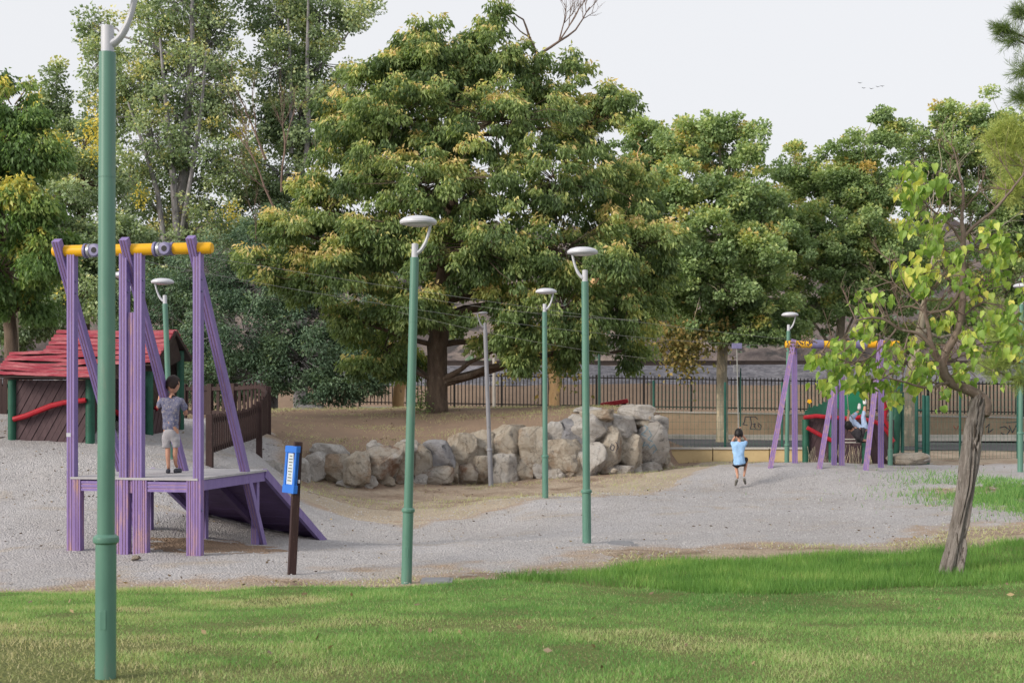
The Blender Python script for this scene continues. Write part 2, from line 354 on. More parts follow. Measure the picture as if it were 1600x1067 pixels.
LE = np.array([(-14, 14.3), (PX(0, 14.8), 14.8), (PX(300, 14.9), 14.9), (PX(600, 15.1), 15.1), (PX(700, 15.5), 15.5), (PX(800, 15.9), 15.9), (PX(1000, 16.9), 16.9), (PX(1200, 17.3), 17.3), (PX(1400, 16.9), 16.9), (PX(1500, 17.5), 17.5), (PX(1600, 18.4), 18.4), (14, 20)])
def lawn_d(x, y): return np.interp(x, LE[:, 0], LE[:, 1])-y+fbm(x*1.3, y*1.3, 21, 4)*.45+fbm(x*.5,y*.5,5,2)*.5
def sheet(off, w, df):
    def f(x, y):
        d = df(x, y); return gz(x, y)+np.clip(d/w, -1, 1)*off, d > -w*1.5
    return f
xl = np.arange(-12, 12.01, .12); yl = np.arange(-2, 20, .12)
tag(grid('lawn', xl, yl, sheet(.02, .15, lambda x, y: lawn_d(x, y)-.1), M['soil']), kind='structure')
GB = np.array([(-20, 36), (PX(380, 35), 35), (PX(425, 31), 32), (PX(470, 27.5), 27.0), (PX(560, 26.5), 26.4), (PX(660, 26.5), 26.2), (PX(760, 27), 27), (PX(900, 28), 28.4), (PX(1000, 29.5), 29.6), (PX(1080, 32), 33), (PX(1150, 35), 36.2), (PX(1250, 36), 36.8), (16, 36.8)])
FR = np.array([(-20, .1), (-4.5, .15), (-2.6, .7), (-1, .9), (.5, .9), (2, 1.0), (5, 1.6), (7, 2.4), (9, 3.5)])
def gravel_d(x, y):
    n = fbm(x*1.1, y*1.1, 33, 4)
    a = y-(np.interp(x, LE[:, 0], LE[:, 1])+np.interp(x, FR[:, 0], FR[:, 1]))+n*1.3
    b = np.interp(x, GB[:, 0], GB[:, 1])-y+n*.9
    c = 9.7-.02*y-x+n*1.5+(y > 29)*6
    e = -13-0*y; return np.minimum(np.minimum(a, b), np.minimum(c, x-e))
xg = np.arange(-14, 16, .14); yg = np.arange(14, 37.5, .14)
tag(grid('gravel_playground', xg, yg, sheet(.022, .5, gravel_d), M['gravel'], edge=gravel_d), kind='structure')
def sand_d(x, y):
    n = fbm(x*1.1, y*1.1, 55, 3); g = np.interp(x, GB[:, 0], GB[:, 1])
    w = np.interp(x, [-5, -3, 0, 3, 6], [.5, 1.3, 2.0, 2.6, 2.4])
    return np.minimum(np.minimum(y-g+1.2, g+w-y), np.minimum(x+4.9, 6.5-x))+n*.6
tag(grid('sandy_path', np.arange(-6, 8, .2), np.arange(24, 38, .2), sheet(.012, .4, sand_d), M['sand']), kind='structure')
# road and pavement behind the mesh fence
def strip(name, y0, y1, dz, m, x0=3.5, x1=70):
    def f(x, y): return gz(x, y)+dz, None
    return tag(grid(name, np.arange(x0, x1, 1.), np.linspace(y0, y1, 8), f, m), kind='structure')
strip('road', 45, 58, .02, M['asphalt'], 2.5); strip('pavement', 58, 61.9, .12, M['paving'], -2)
mb = MB()
mb.box((36, 58.05, .03), (66, .15, .26)); tag(obj('kerb', mb, M['concrete']), kind='structure')
# railway bank, ballast and hillside
def prof_strip(name, rows, m, xs_, amp, seed, kind='structure', sub=6):
    ys_ = []; zs_ = []
    for (y0, z0), (y1, z1) in zip(rows[:-1], rows[1:]):
        k = np.linspace(0, 1, sub, endpoint=False); ys_ += list(y0+(y1-y0)*k); zs_ += list(z0+(z1-z0)*k)
    ys_.append(rows[-1][0]); zs_.append(rows[-1][1])
    def f(x, y): return np.interp(y, ys_, zs_)+fbm(x*.35, y*.35, seed, 5)*amp*sst(rows[0][0], rows[0][0]+4, y), None
    return tag(grid(name, xs_, np.array(ys_), f, m), kind=kind)
prof_strip('railway_bank', [(63.9, .0), (66, .7), (70, 2.0), (71, 2.3)], M['dirt'], np.arange(-70, 90, 1.), .15, 4)
prof_strip('railway_ballast', [(70.9, 2.25), (74.5, 3.35), (82, 3.4)], M['ballast'], np.arange(-70, 90, .6), .12, 8)
prof_strip('hillside', [(81.5, 3.3), (86, 4.2), (112, 12.5), (150, 19), (190, 20), (400, 12), (1500, 6)], M['hill'], np.r_[-900, -500, -300, -200, np.arange(-120, 150, 1.5), 200, 300, 500, 900], 3.2, 12, sub=12)
mb = MB(); mb.box((5, 300, -4.2), (1900, 640, .2)); tag(obj('far_terrain', mb, M['dirt']), kind='structure')
for k, yy in enumerate((75.4, 76.9)):
    mb = MB(); mb.box((10, yy, 3.42), (170, .16, .03)); mb.box((10, yy, 3.51), (170, .03, .15)); mb.box((10, yy, 3.6), (170, .08, .04))
    tag(obj('railway_rail', mb, M['rail']), ('nearer' if k == 0 else 'farther')+' rusty steel rail running along the grey ballast bank', 'rail')

# ---------------------------------------------------------------- grass blades
def blades(name, X, Y, h, w, tint, lean, m, parent=None, zoff=0.015):
    n = len(X); Z = gz(X, Y)+zoff-.008; a = rng.uniform(0, 2*np.pi, n); s = np.c_[np.cos(a), np.sin(a), np.zeros(n)]
    b = rng.uniform(0, 2*np.pi, n); l = lean*h*rng.uniform(.2, 1, n)
    B = np.c_[X, Y, Z]; T = B+np.c_[np.cos(b)*l, np.sin(b)*l, h]
    V = np.empty((n, 3, 3)); V[:, 0] = B-s*w[:, None]/2; V[:, 1] = B+s*w[:, None]/2; V[:, 2] = T
    return npmesh(name, V.reshape(-1, 3), np.arange(n*3).reshape(n, 3), m, parent, {'tint': np.repeat(tint, 3)})
M['grass'] = leafmat('grass_blade', [(0, (.085, .205, .055)), (.35, (.135, .29, .082)), (.6, (.215, .38, .11)), (.8, (.36, .44, .19)), (1, (.50, .45, .28))], .35, .6, spec=.15, sat=.04, gain=1.08)
M['grass_tall'] = leafmat('tall_grass_blade', [(0, (.07, .165, .04)), (.5, (.13, .26, .062)), (.85, (.23, .36, .10)), (1, (.40, .40, .18))], .35, .5, spec=.2, sat=0, gain=1.12)
n = 620000
Y = np.sqrt(rng.uniform(7.2**2, 18.6**2, n)); X = rng.uniform(-.385, .385, n)*Y
d = lawn_d(X, Y); pxx = 800+X/Y*F
tallm = (np.interp(pxx, [600, 760, 900, 1100, 1600], [99, 15.35, 14.6, 13.6, 14.0])+fbm(X*.8, Y*.8, 71, 3)*.45)
tall = Y > tallm
bare = fbm(X*.9, Y*.9, 41, 4)
nearleft = sst(-1.7, -2.7, X+(Y-8)*.18+fbm(X*1.6, Y*1.6, 48, 3)*.8)*sst(11.5, 9.0, Y)        # worn patch at the lower left
p = sst(-.05, .5, d)*(1-.82*sst(.05, .5, bare)*.75)*(1-.86*nearleft)*np.where(tall, .55, 1)
k = rng.random(n) < p
Xk, Yk, bk, dk, tk, nl = X[k], Y[k], bare[k], d[k], tall[k], nearleft[k]
big = fbm(Xk*.45, Yk*.45, 88, 3); med = fbm(Xk*2.2, Yk*2.2, 90, 3)
dry = sst(.55, 0, dk)
t = .36+.5*big+.4*med+rng.normal(0, .13, len(Xk))+.35*sst(0, .6, bk)+.42*dry+.6*nl+.16*sst(1,-3.5,Xk)
t = np.where(rng.random(len(Xk)) < .06, .92, t)
hh = np.where(tk, rng.uniform(.05, .13, len(Xk)), rng.uniform(.018, .045, len(Xk))*(1+.7*med))
ww = rng.uniform(.005, .009, len(Xk))
m_ = ~tk
tag(blades('mown_grass', Xk[m_], Yk[m_], hh[m_], ww[m_], np.clip(t[m_], 0, 1), .9, M['grass']), 'short mown green lawn grass with paler worn patches in the foreground', 'grass', kind='stuff')
tt = .45+.5*med+.3*big+rng.normal(0, .16, len(Xk))
tag(blades('tall_grass', Xk[tk], Yk[tk], hh[tk], ww[tk], np.clip(tt[tk], 0, 1), .7, M['grass_tall']), 'taller bright green grass round the small tree at the lawn edge', 'grass', kind='stuff')
# sparse straw and weeds
n = 130000; Y = rng.uniform(14.5, 48, n); X = rng.uniform(-.40, .40, n)*Y
gd = gravel_d(X, Y); sp = fbm(X*.7, Y*.7, 61, 4)
patch = np.exp(-((X-9.6)/1.5)**2-((Y-25.5)/3.6)**2)
k = (rng.random(n) < np.clip(.75*sst(.35, -.3, gd)*sst(-.15, .25, sp), 0, 1)) & (lawn_d(X, Y) < .4) & (X < 11)
tag(blades('dry_straw_grass', X[k], Y[k], rng.uniform(.015, .05, k.sum())*(1+Y[k]/60), rng.uniform(.008, .014, k.sum()), rng.uniform(.8, 1, k.sum()), 1.8, M['grass']), 'sparse dry straw coloured grass over the dirt and the mound', 'grass', kind='stuff')
n = 26000; a = rng.normal(0, 1, (n, 2)); X = 9.9+a[:, 0]*1.0; Y = 25.6+a[:, 1]*2.6; k = fbm(X*1.3, Y*1.3, 62, 3) > -.15
tag(blades('green_weed_patch', X[k], Y[k], rng.uniform(.05, .16, k.sum()), rng.uniform(.012, .02, k.sum()), rng.uniform(0, .7, k.sum()), .8, M['grass']), 'patch of dull green grass at the right edge beyond the small tree', 'grass', kind='stuff')
# fallen leaves and pebbles
def scatter(name, X, Y, s, flat, tint, m, dz=.02):
    n = len(X); Z = gz(X, Y)+dz; Cn = np.c_[X, Y, Z]; d = rng.normal(0, 1, (n, 3)); d[:, 2] *= flat; d /= np.linalg.norm(d, axis=1)[:, None]
    e = rng.normal(0, 1, (n, 3)); e[:, 2] *= flat; e -= d*(e*d).sum(1)[:, None]; e /= np.linalg.norm(e, axis=1)[:, None]
    V = np.stack([Cn-d*s[:, None], Cn+e*s[:, None]*.5, Cn+d*s[:, None], Cn-e*s[:, None]*.5], 1)
    return npmesh(name, V.reshape(-1, 3), np.arange(n*4).reshape(n, 4), m, None, {'tint': np.repeat(tint, 4)})
n = 26000; Y = rng.uniform(15, 44, n); X = rng.uniform(-.40, .36, n)*Y; f = fbm(X*.6, Y*.6, 77, 3)
zone = .13+.9*np.exp(-((X+7.5)/2.2)**2-((Y-22)/2.5)**2)+.5*np.exp(-((Y-31.5)/1.5)**2)*(X < 4)+.6*(sdpoly(X, Y) > 0)
k = (rng.random(n) < zone*sst(-.2, .3, f)) & (lawn_d(X, Y) < -.1)
tag(scatter('fallen_leaves', X[k], Y[k], rng.uniform(.012, .034, k.sum()), .25, rng.random(k.sum()), M['leaf_litter'], .03), 'dark dry leaves scattered over the gravel and the dirt mound', 'leaves', kind='stuff')
n = 45; Y = rng.uniform(8.5, 15, n); X = rng.uniform(-.36, .36, n)*Y
tag(scatter('fallen_leaves', X, Y, rng.uniform(.02, .04, n), .5, rng.uniform(.5, 1, n), M['leaf_litter'], .045), 'few pale brown fallen leaves lying on the mown lawn', 'leaves', kind='stuff')
# pebbles: small octahedra
n = 20000; Y = np.sqrt(rng.uniform(15**2, 32**2, n)); X = rng.uniform(-.40, .40, n)*Y; k = (gravel_d(X, Y) > -1.0) & (lawn_d(X, Y) < 0); X, Y = X[k], Y[k]; n = len(X)
s = rng.uniform(.006, .016, n)*(1+(Y-15)/25); Cn = np.c_[X, Y, gz(X, Y)+.022+s*.2]
O = np.array([(1, 0, 0), (0, 1, 0), (-1, 0, 0), (0, -1, 0), (0, 0, .7), (0, 0, -.7)], float)
s *= .8
V = Cn[:, None]+O[None]*s[:, None, None]*rng.uniform(.7, 1.3, (n, 6, 1))
T6 = np.array([(0, 1, 4), (1, 2, 4), (2, 3, 4), (3, 0, 4)])
M['pebble'] = leafmat('pebble_stone', [(0, (.24, .225, .22)), (.5, (.38, .37, .375)), (1, (.52, .505, .51))], 0, .9, gain=1.0)
tag(npmesh('pebbles', V.reshape(-1, 3), (T6[None]+np.arange(n)[:, None, None]*6).reshape(-1, 3), M['pebble'], None, {'tint': np.repeat(rng.random(n), 6)}), 'loose grey pebbles spread over the gravel playground', 'pebbles', kind='stuff')
# ---------------------------------------------------------------- street lamps
def lamp(bx, by, Y, side, label, head_y=None, top_px=None, col='green_pole', disc=1.0, topx=None, scale=1.0, group='park lamps'):
    base = P(bx, by, Y); t = thing('street_lamp', base, label, 'street lamp', group)
    k = scale; H = 3.57*k
    sh = 0 if topx is None else (topx-bx)/F*Y/(H)          # lean in x per metre
    def q(x, z): return (x+sh*z, 0, z)
    mb = MB(); mb.tube([q(0, -.35), q(0, .8*k)], .0585*k, 28); obj('lower_pole', mb, M[col], t, False, smooth=True)
    mb = MB()
    pr = [(.0585, .775), (.071, .785), (.0735, .80), (.071, .815), (.054, .83)]
    vs = []; nn = 28
    mb.tube([q(0, z*k) for r, z in pr], [r*k for r, z in pr], nn); obj('collar', mb, M[col], t, False, smooth=True)
    mb = MB(); mb.tube([q(0, .8*k), q(0, H)], [.0495*k, .047*k], 28)
    mb.tube([q(0, 2.86*k), q(0, 2.868*k)], .0498*k, 28)
    obj('upper_pole', mb, M[col], t, False, smooth=True)
    ar = MB(); hz = H
    ar.tube([q(0, hz-.01), q(0, hz+.15*k)], [.036*k, .036*k], 20)
    ar.tube([q(0, hz+.145*k), q(0, hz+.155*k)], [.03*k, .02*k], 16)
    pts = []
    for i in range(13):
        a = i/12; ang = a*1.25
        x = side*(.165*math.sin(ang)/math.sin(1.25)*1.0); z = hz+.045*k+.335*k*(1-math.cos(ang))/(1-math.cos(1.25))
        pts.append(q(x*k, z))
    ar.tube(pts, [.03*k]*3+[.026*k]*4+[.021*k]*6, 12, sq=.8)
    obj('bracket_arm', ar, M['lamp_white' if col == 'green_pole' else 'grey_pole'], t, False, smooth=True)
    hx = side*.03*k; hb = hz+.37*k
    c = q(hx+side*.0, hb)
    kk = k; k = k*disc
    mb = MB(); mb.lathe(c, [(0.03*k, .085*k), (.10*k, .08*k), (.165*k, .062*k), (.2*k, .035*k), (.205*k, .012*k), (.195*k, -.004*k), (.15*k, -.008*k)][::-1], 40)
    hd = obj('lamp_head', mb, M['lamp_white' if col == 'green_pole' else 'grey_pole'], t, False, smooth=True)
    mb = MB(); mb.lathe(c, [(.02*k, -.03*k), (.10*k, -.027*k), (.15*k, -.016*k), (.155*k, -.005*k)], 32); obj('diffuser', mb, M['lamp_glass'], t, False, smooth=True); k = kk
    mb = MB(); mb.box(q(.0, .35*k), (.036*k, .1175*k, .11*k)); obj('access_hatch', mb, M[col], t, False, bevel=.003)
    return t
lamp(165, 1062, 8.1, 1, 'tall green lamp post closest to the camera, head cut off by photo top', topx=168)
lamp(635, 911, 15.6, 1, 'green lamp post at the lawn edge in front of the big tree', topx=648)
lamp(917, 862, 18.8, -1, 'green lamp post on the gravel in front of the right end of the boulder wall', topx=914)
lamp(852, 778, 27.3, 1, 'green lamp post before the middle of the boulder wall, arm on its right', topx=851)
lamp(767, 757, 32.8, -1, 'plain grey lamp post touching the boulder wall, leaning left, small head in leaves', col='grey_pole', topx=758, disc=.55)
lamp(270, 787, 25.4, -1, 'green lamp post rising behind the red roofed playhouse gable, right of the other', topx=258)
lamp(207, 797, 24, 1, 'green lamp post half hidden behind the middle purple posts above the playhouse roof', topx=194)
lamp(1229, 747, 34.5, 1, 'greyish green lamp post behind the left leg of the far purple frame', topx=1232, scale=1.0)
lamp(1594, 735, 33, 1, 'green lamp post cut by the right photo edge beside the weedy grass patch', topx=1596, scale=1.08)
lamp(1604, 705, 45, -1, 'distant lamp post at the right photo edge, only its head showing below the other', topx=1606, scale=1.02)
mb = MB(); mb.tube([P(1391, 735, 35.8), P(1391, 702, 35.8), P(1391, 701, 35.8), P(1393, 595, 35.8)], [.065, .065, .052, .048], 16); tag(obj('green_pole', mb, M['green_pole'], origin=P(1391, 735, 35.8), smooth=True), 'plain green pole standing just right of the far purple frame', 'pole')
lamp(937, 690, 55, 1, 'distant thin green lamp post seen behind the boulder wall by the iron fence', topx=936, scale=1.1)
# ---------------------------------------------------------------- zip line towers
def grooved(w, d, g=.010, gw=.0095):
    a = w/2; b = d/2; c1, c2 = w*.17, -w*.17
    pts = [(-a, -b), (c2-gw, -b), (c2-gw*.7, -b+g), (c2+gw*.4, -b+g), (c2+gw*.6, -b), (c1-gw*.6, -b), (c1-gw*.4, -b+g), (c1+gw*.7, -b+g), (c1+gw, -b), (a, -b), (a, b), (-a, b)]
    mm = [0, 1, 1, 1, 0, 1, 1, 1, 0, 0, 0, 0]; return pts, mm
U_ = Vector((.978, -.209, 0)).normalized(); V_ = Vector((.204, .978, 0)).normalized()
O_ = Vector((-5.74, 18.57, 0)); GB_ = -.33; TOPZ = 3.6; DZ = .66
def S1(u, v, z): return O_+U_*u+V_*v+Vector((0, 0, z))
tw = thing('zip_line_tower', S1(.88, 0, -.35), 'purple zip line start tower with yellow top beam, raised deck and sloping ramp', 'zip line tower')
def post(name, a, b, w=.105, d=.105, mats=('purple', 'groove'), par=tw, right=U_):
    mb = MB(); pts, mm = grooved(w, d); mb.prof(a, b, pts, right, mm); 
    for f in range(1): pass
    return obj(name, mb, [M[m] for m in mats], par)
UX = {'l': 0.0, 'a': .80, 'b': 1.0, 'r': 1.79}
post('post', S1(0, 0, DZ-.02), S1(0, 0, TOPZ+.0)); post('post', S1(.74, 0, DZ-.02), S1(.74, 0, 3.55)); post('post', S1(.95, 0, DZ-.02), S1(.95, 0, TOPZ)); post('post', S1(1.765, 0, DZ-.02), S1(1.765, 0, TOPZ))
for u in (0, .76, .93, 1.765): post('post_foot', S1(u, 0, -.75), S1(u, 0, DZ-.021), mats=('purple_worn', 'groove'))
for u in (.095, .665, 1.03, 1.665): post('support_leg', S1(u, .002, -.75), S1(u, .002, DZ-.03), .085, .105, ('purple_worn', 'groove'))
mb = MB(); pts, mm = grooved(.1, .05); mb.prof(S1(.845, .0, DZ-.2), S1(.845, 0, 2.79), pts, U_, mm); obj('filler_board', mb, [M['purple_worn'], M['groove']], tw)
for u0, u1 in ((-.15, -.15), (.80, .80), (1.72, 1.72)):
    post('brace', S1(u1, 2.44, -.7), S1(u0, -.135, TOPZ+.13), .105, .10)
mb = MB(); mb.tube([S1(-.27, -.0, TOPZ+.005), S1(-.25, 0, TOPZ+.005), S1(1.93, 0, TOPZ+.0), S1(1.955, 0, TOPZ)], [.06, .075, .075, .06], 28); obj('top_beam', mb, M['yellow'], tw, smooth=True)
for u in (.18, .96+.2):
    mb = MB(); mb.tube([S1(u, 0, TOPZ), S1(u+.03, 0, TOPZ)], .095, 24); mb.tube([S1(u+.24, 0, TOPZ), S1(u+.27, 0, TOPZ)], .088, 24)
    mb.tube([S1(u+.015, 0, TOPZ), S1(u+.26, 0, TOPZ)], .078, 20)
    h = obj('cable_clamp', mb, M['housing'], tw, smooth=True)
    mb = MB(); mb.tube([S1(u+.05, -.0, TOPZ+.0), S1(u+.13, -.0, TOPZ)], .084, 20); mb.tube([S1(u+.07, 0, TOPZ), S1(u+.085, 0, TOPZ)], .092, 20); obj('steel_sleeve', mb, M['grey_metal'], h, smooth=True)
    mb = MB(); mb.tube([S1(u+.19, -.02, TOPZ), S1(u+.19, -.115, TOPZ-.005), S1(u+.19, -.125, TOPZ-.005)], [.083, .083, .072], 24)
    h2 = obj('cable_drum', mb, M['housing'], h, smooth=True)
    mb = MB(); mb.tube([S1(u+.19, -.118, TOPZ-.005), S1(u+.19, -.128, TOPZ-.005)], .038, 16); obj('drum_hole_disc', mb, M['black'], h)  # black disc painted in for the shade of the drum hole
# deck and frame rails
def slab(name, c, z0, z1, m, par=tw, bevel=0):
    mb = MB(); vs = [Vector((p.x, p.y, z)) for z in (z0, z1) for p in c]; mb.add(vs, [(3, 2, 1, 0), (4, 5, 6, 7), (0, 1, 5, 4), (1, 2, 6, 5), (2, 3, 7, 6), (3, 0, 4, 7)]); return obj(name, mb, m, par, bevel=bevel)
slab('platform_deck', [S1(.0, -.06, 0), S1(1.78, -.06, 0), S1(1.80, 2.28, 0), S1(.0, 2.28, 0)], DZ-.028, DZ, M['deck'])
for a, b in (((.14, -.01), (.62, -.01)), ((1.075, -.01), (1.62, -.01))):
    post('deck_rail', S1(*a, DZ-.115), S1(*b, DZ-.115), .13, .06, ('purple', 'groove'), right=Vector((0, 0, -1)))
for u in (.0, 1.74): 
    mb = MB(); mb.beam(S1(u, .06, DZ-.10), S1(u, 2.27, DZ-.10), .06, .13); obj('deck_rail', mb, M['purple'], tw)
mb = MB(); mb.beam(S1(.03, 2.2, DZ-.1), S1(1.7, 2.2, DZ-.1), .05, .13); obj('deck_rail', mb, M['purple'], tw)
for u in (.05, .9, 1.68): post('support_leg', S1(u, 2.12, -.9), S1(u, 2.12, DZ-.03), .09, .09)
# ramp: two side rails, centre joist, board
RB = 4.98; RZ = -.66
def rp(u, t, dz=0): return S1(u, 2.26+(RB-2.26)*t, DZ+(RZ-DZ)*t+dz)
for u in (.02, 1.76):
    mb = MB(); pts, mm = grooved(.13, .06); mb.prof(rp(u, 0, -.05), rp(u, 1.04, -.05), pts, Vector((0, 0, 1)), mm); obj('ramp_side_rail', mb, [M['purple'], M['purple_worn']], tw)
mb = MB(); mb.beam(rp(.9, 0, -.09), rp(.9, 1, -.09), .08, .1); obj('ramp_joist', mb, M['purple_dark'], tw)
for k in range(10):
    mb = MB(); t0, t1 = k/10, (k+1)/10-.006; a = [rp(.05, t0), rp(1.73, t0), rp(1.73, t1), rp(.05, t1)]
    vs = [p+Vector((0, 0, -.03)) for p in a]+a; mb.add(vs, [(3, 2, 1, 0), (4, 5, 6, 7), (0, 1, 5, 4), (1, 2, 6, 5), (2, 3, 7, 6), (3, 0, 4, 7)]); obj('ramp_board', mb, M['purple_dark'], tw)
mb = MB(); q = P(109.5, 679, 18.5)-Vector((0, .06, 0)); mb.box(q, (.055, .006, .05)); obj('sticker', mb, M['lamp_white'], tw)
for u in (0, .74, .95, 1.765):
    for z in (.25, 3.05, 3.2):
        mb = MB(); mb.tube([S1(u+.055, -.02, z), S1(u+.072, -.02, z)], .012, 8); obj('bolt', mb, M['housing'], tw)
# brown earth under the deck
def mound(cx, cy, rx, ry, h, name, m, label):
    n = 28; V = []; 
    for j in range(n):
        for i in range(n):
            x = cx+(i/(n-1)*2-1)*rx*1.1; y = cy+(j/(n-1)*2-1)*ry*1.1; V.append((x, y))
    A = np.array(V); d = 1-np.hypot((A[:, 0]-cx)/rx, (A[:, 1]-cy)/ry)
    z = gz(A[:, 0], A[:, 1])+np.clip(d, -.2, 1)*h+np.where(d > -.1, fbm(A[:, 0]*5, A[:, 1]*5, 4, 3)*.05, -.05)-.0
    i = np.arange(n*(n-1)).reshape(n-1, n)[:, :-1].ravel(); return tag(npmesh(name, np.c_[A, z], np.c_[i, i+1, i+n+1, i+n], m, smooth=True), label, kind='structure')
mound(-4.1, 19.4, 1.5, 1.2, .06, 'earth_patch', M['dirt'], 'brown earth heap under the zip line deck')

# far frame
GZF = .05; HF = Z_ = PZ(538, 34)
ff = thing('zip_line_tower', Vector((PX(1310, 34), 34, .05)), 'far purple and yellow zip line end tower standing on the gravel rise', 'zip line tower')
R1 = Vector((1, 0, 0))
for (xv, yv, xf, yf, xt) in ((1242, 724, 1203, 734, 1240), (1315, 726, 1280, 733, 1314), (1376, 732, 1352, 739, 1376)):
    post('post', P(xv, yv, 34)-Vector((0, 0, .3)), P(xt+1, 538, 34)+Vector((0, 0, .02)), .115, .11, par=ff, right=R1)
    a = P(xf, yf, 32); b = P(xt, 532, 33.9); d = (a-b); post('brace', a+d*.06, b, .11, .10, mats=('purple_worn', 'groove'), par=ff, right=R1)
post('post', P(1303, 724, 34)-Vector((0, 0, .3)), P(1304, 600, 34), .11, .1, par=ff, right=R1)
mb = MB(); mb.tube([P(1227, 538, 33.95), P(1228, 538, 33.95), P(1404, 538, 33.95), P(1405, 538, 33.95)], [.07, .085, .085, .07], 24); obj('top_beam', mb, M['yellow'], ff, smooth=True)
for px in (1277, 1345):
    mb = MB(); mb.tube([P(px-9, 538, 33.95), P(px+9, 538, 33.95)], .105, 20); obj('cable_clamp', mb, M['housing'], ff, smooth=True)
# cables with sag and trolleys
def sag(a, b, s, n=26): return [a.lerp(b, i/n)-Vector((0, 0, s*4*(i/n)*(1-i/n))) for i in range(n+1)]
c1 = (S1(.37, .1, TOPZ-.02), P(1277, 541, 33.9)); c2 = (S1(1.35, .1, TOPZ-.02), P(1345, 541, 33.9))
CB = []
for k, (c, s) in enumerate(((c1, .30), (c2, .12))):
    pts = sag(*c, s); CB.append(pts); mb = MB(); mb.tube(pts, .0032, 5)
    tag(obj('zip_line_cable', mb, M['rope'], origin=c[0]), ('steel cable from the left clamp of the tower, carrying the riding boy', 'steel cable from the right clamp of the tower, carrying the lying rider')[k], 'cable')
# overhead wires in front of the big tree
for k, (a, b) in enumerate((((620, 487), (1010, 560)), ((640, 462), (1000, 500)))):
    mb = MB(); mb.tube(sag(P(*a, 33.5), P(*b, 34.2), .1), .003, 4); tag(obj('overhead_wire', mb, M['rope'], origin=P(*a, 33.5)), ('lower', 'upper')[k]+' thin wire strung between lamp posts in front of the big tree', 'wire')

# ---------------------------------------------------------------- sign
sg = thing('sign_post', P(455, 901, 16.2), 'dark brown square post with a blue framed information board on its left', 'sign')
mb = MB(); mb.beam(P(455, 915, 16.2), P(466, 690, 16.2), .088, .088, (1, .35, 0)); obj('post', mb, M['brown_wood'], sg, bevel=.005)
bz0, bz1 = PZ(771, 16.15), PZ(697, 16.15)
a = Vector((PX(463, 16.15), 16.13, 0)); dirb = Vector((-.50, .866, 0)).normalized()*-1
# board runs from the post towards the viewer's left and the camera
dirb = Vector((-.50, .866, 0)).normalized(); nb = Vector((-.866, -.50, 0)).normalized()
W_ = .33
def bp_(s, z, o=0):
    lean = (z-bz0)/(bz1-bz0); return a+dirb*s+nb*o+Vector((.02+.04*lean-.02, 0, z))
def bbox(name, s0, s1, z0, z1, t0, t1, m, par=sg):
    mb = MB(); vs = [bp_(s, z, o) for o in (t0, t1) for s, z in ((s0, z0), (s1, z0), (s1, z1), (s0, z1))]
    mb.add(vs, [(3, 2, 1, 0), (4, 5, 6, 7), (0, 1, 5, 4), (1, 2, 6, 5), (2, 3, 7, 6), (3, 0, 4, 7)]); return obj(name, mb, m, par, bevel=.003)
bbox('board', 0, W_, bz0+.01, bz1-.01, -.0, .025, M['blue'])
bbox('frame_bar', -.01, W_+.01, bz1-.075, bz1, -.012, .04, M['blue']); bbox('frame_bar', -.01, W_+.01, bz0, bz0+.09, -.012, .04, M['blue'])
bbox('frame_bar', -.0, .06, bz0+.09, bz1-.075, -.005, .036, M['blue']); bbox('frame_bar', W_-.06, W_, bz0+.09, bz1-.075, -.005, .036, M['blue'])
pn = bbox('notice_sheet', .075, W_-.075, bz0+.1, bz1-.085, .0255, .028, M['sign_white'])
for k in range(9):
    z = bz1-.11-k*.035; w = .12 if k % 3 else .08; bbox('print_line', .165-w/2, .165+w/2, z-.012, z, .0284, .0288, M['sign_ink'], sg)
bbox('mounting_plate', -.05, .03, bz0+.12, bz0+.16, -.02, -.013, M['grey_metal'])
# ---------------------------------------------------------------- playhouses
def hut(base, label, px0, px1, Y0, D, pyE, pyR, pyB, ridge_px, gable=False):
    return None
h1 = thing('playhouse', P(80, 692, 26.2), 'low maroon playhouse with red slatted roof and red wavy rail, left of the tall lamp', 'playhouse', )
def hpost(px, y0, y1, Y, w, par): 
    mb = MB(); mb.tube([P(px, y1+14, Y), P(px, y0, Y)], w/2, 12, sq=1); return obj('corner_post', mb, M['dark_green'], par, smooth=True)
hpost(19, 586, 692, 26.1, .15, h1); hpost(141, 586, 698, 26.1, .17, h1); hpost(24, 590, 692, 28.0, .14, h1); hpost(150, 590, 692, 28, .14, h1)
def diag_wall(a, b, z0, z1, m, par, lean=.55, w=.12, th=.03, name='plank'):
    """wall panel of slanted planks between a and b, clipped to the panel"""
    a = Vector(a); b = Vector(b); ux = (b-a); L = ux.length; ux.normalize(); nrm = Vector((ux.y, -ux.x, 0)); H = z1-z0
    def clip(poly, f):
        out = []
        for i in range(len(poly)):
            p, q = poly[i], poly[(i+1) % len(poly)]; fp, fq = f(p), f(q)
            if fp >= 0: out.append(p)
            if fp*fq < 0: t = fp/(fp-fq); out.append((p[0]+(q[0]-p[0])*t, p[1]+(q[1]-p[1])*t))
        return out
    s = -H*lean-w; k = 0
    while s < L+H*max(0, -lean)+w:
        poly = [(s+.004, 0), (s+w-.004, 0), (s+w-.004+lean*H, H), (s+.004+lean*H, H)]
        poly = clip(poly, lambda p: p[0]); poly = clip(poly, lambda p: L-p[0]) if poly else poly
        s += w; k += 1
        if len(poly) < 3: continue
        o = th*(.5+.35*(k % 2)); mb = MB(); n = len(poly)
        vs = [a+ux*p[0]+Vector((0, 0, z0-a.z+p[1]))+nrm*d for d in (o, -th/2) for p in poly]
        mb.add(vs, [tuple(range(n)), tuple(range(n, 2*n))[::-1]]+[(i, n+i, n+(i+1) % n, (i+1) % n) for i in range(n)]); obj(name, mb, m, par)
zb = PZ(694, 26.1)-.25; zt = PZ(594, 26.1)
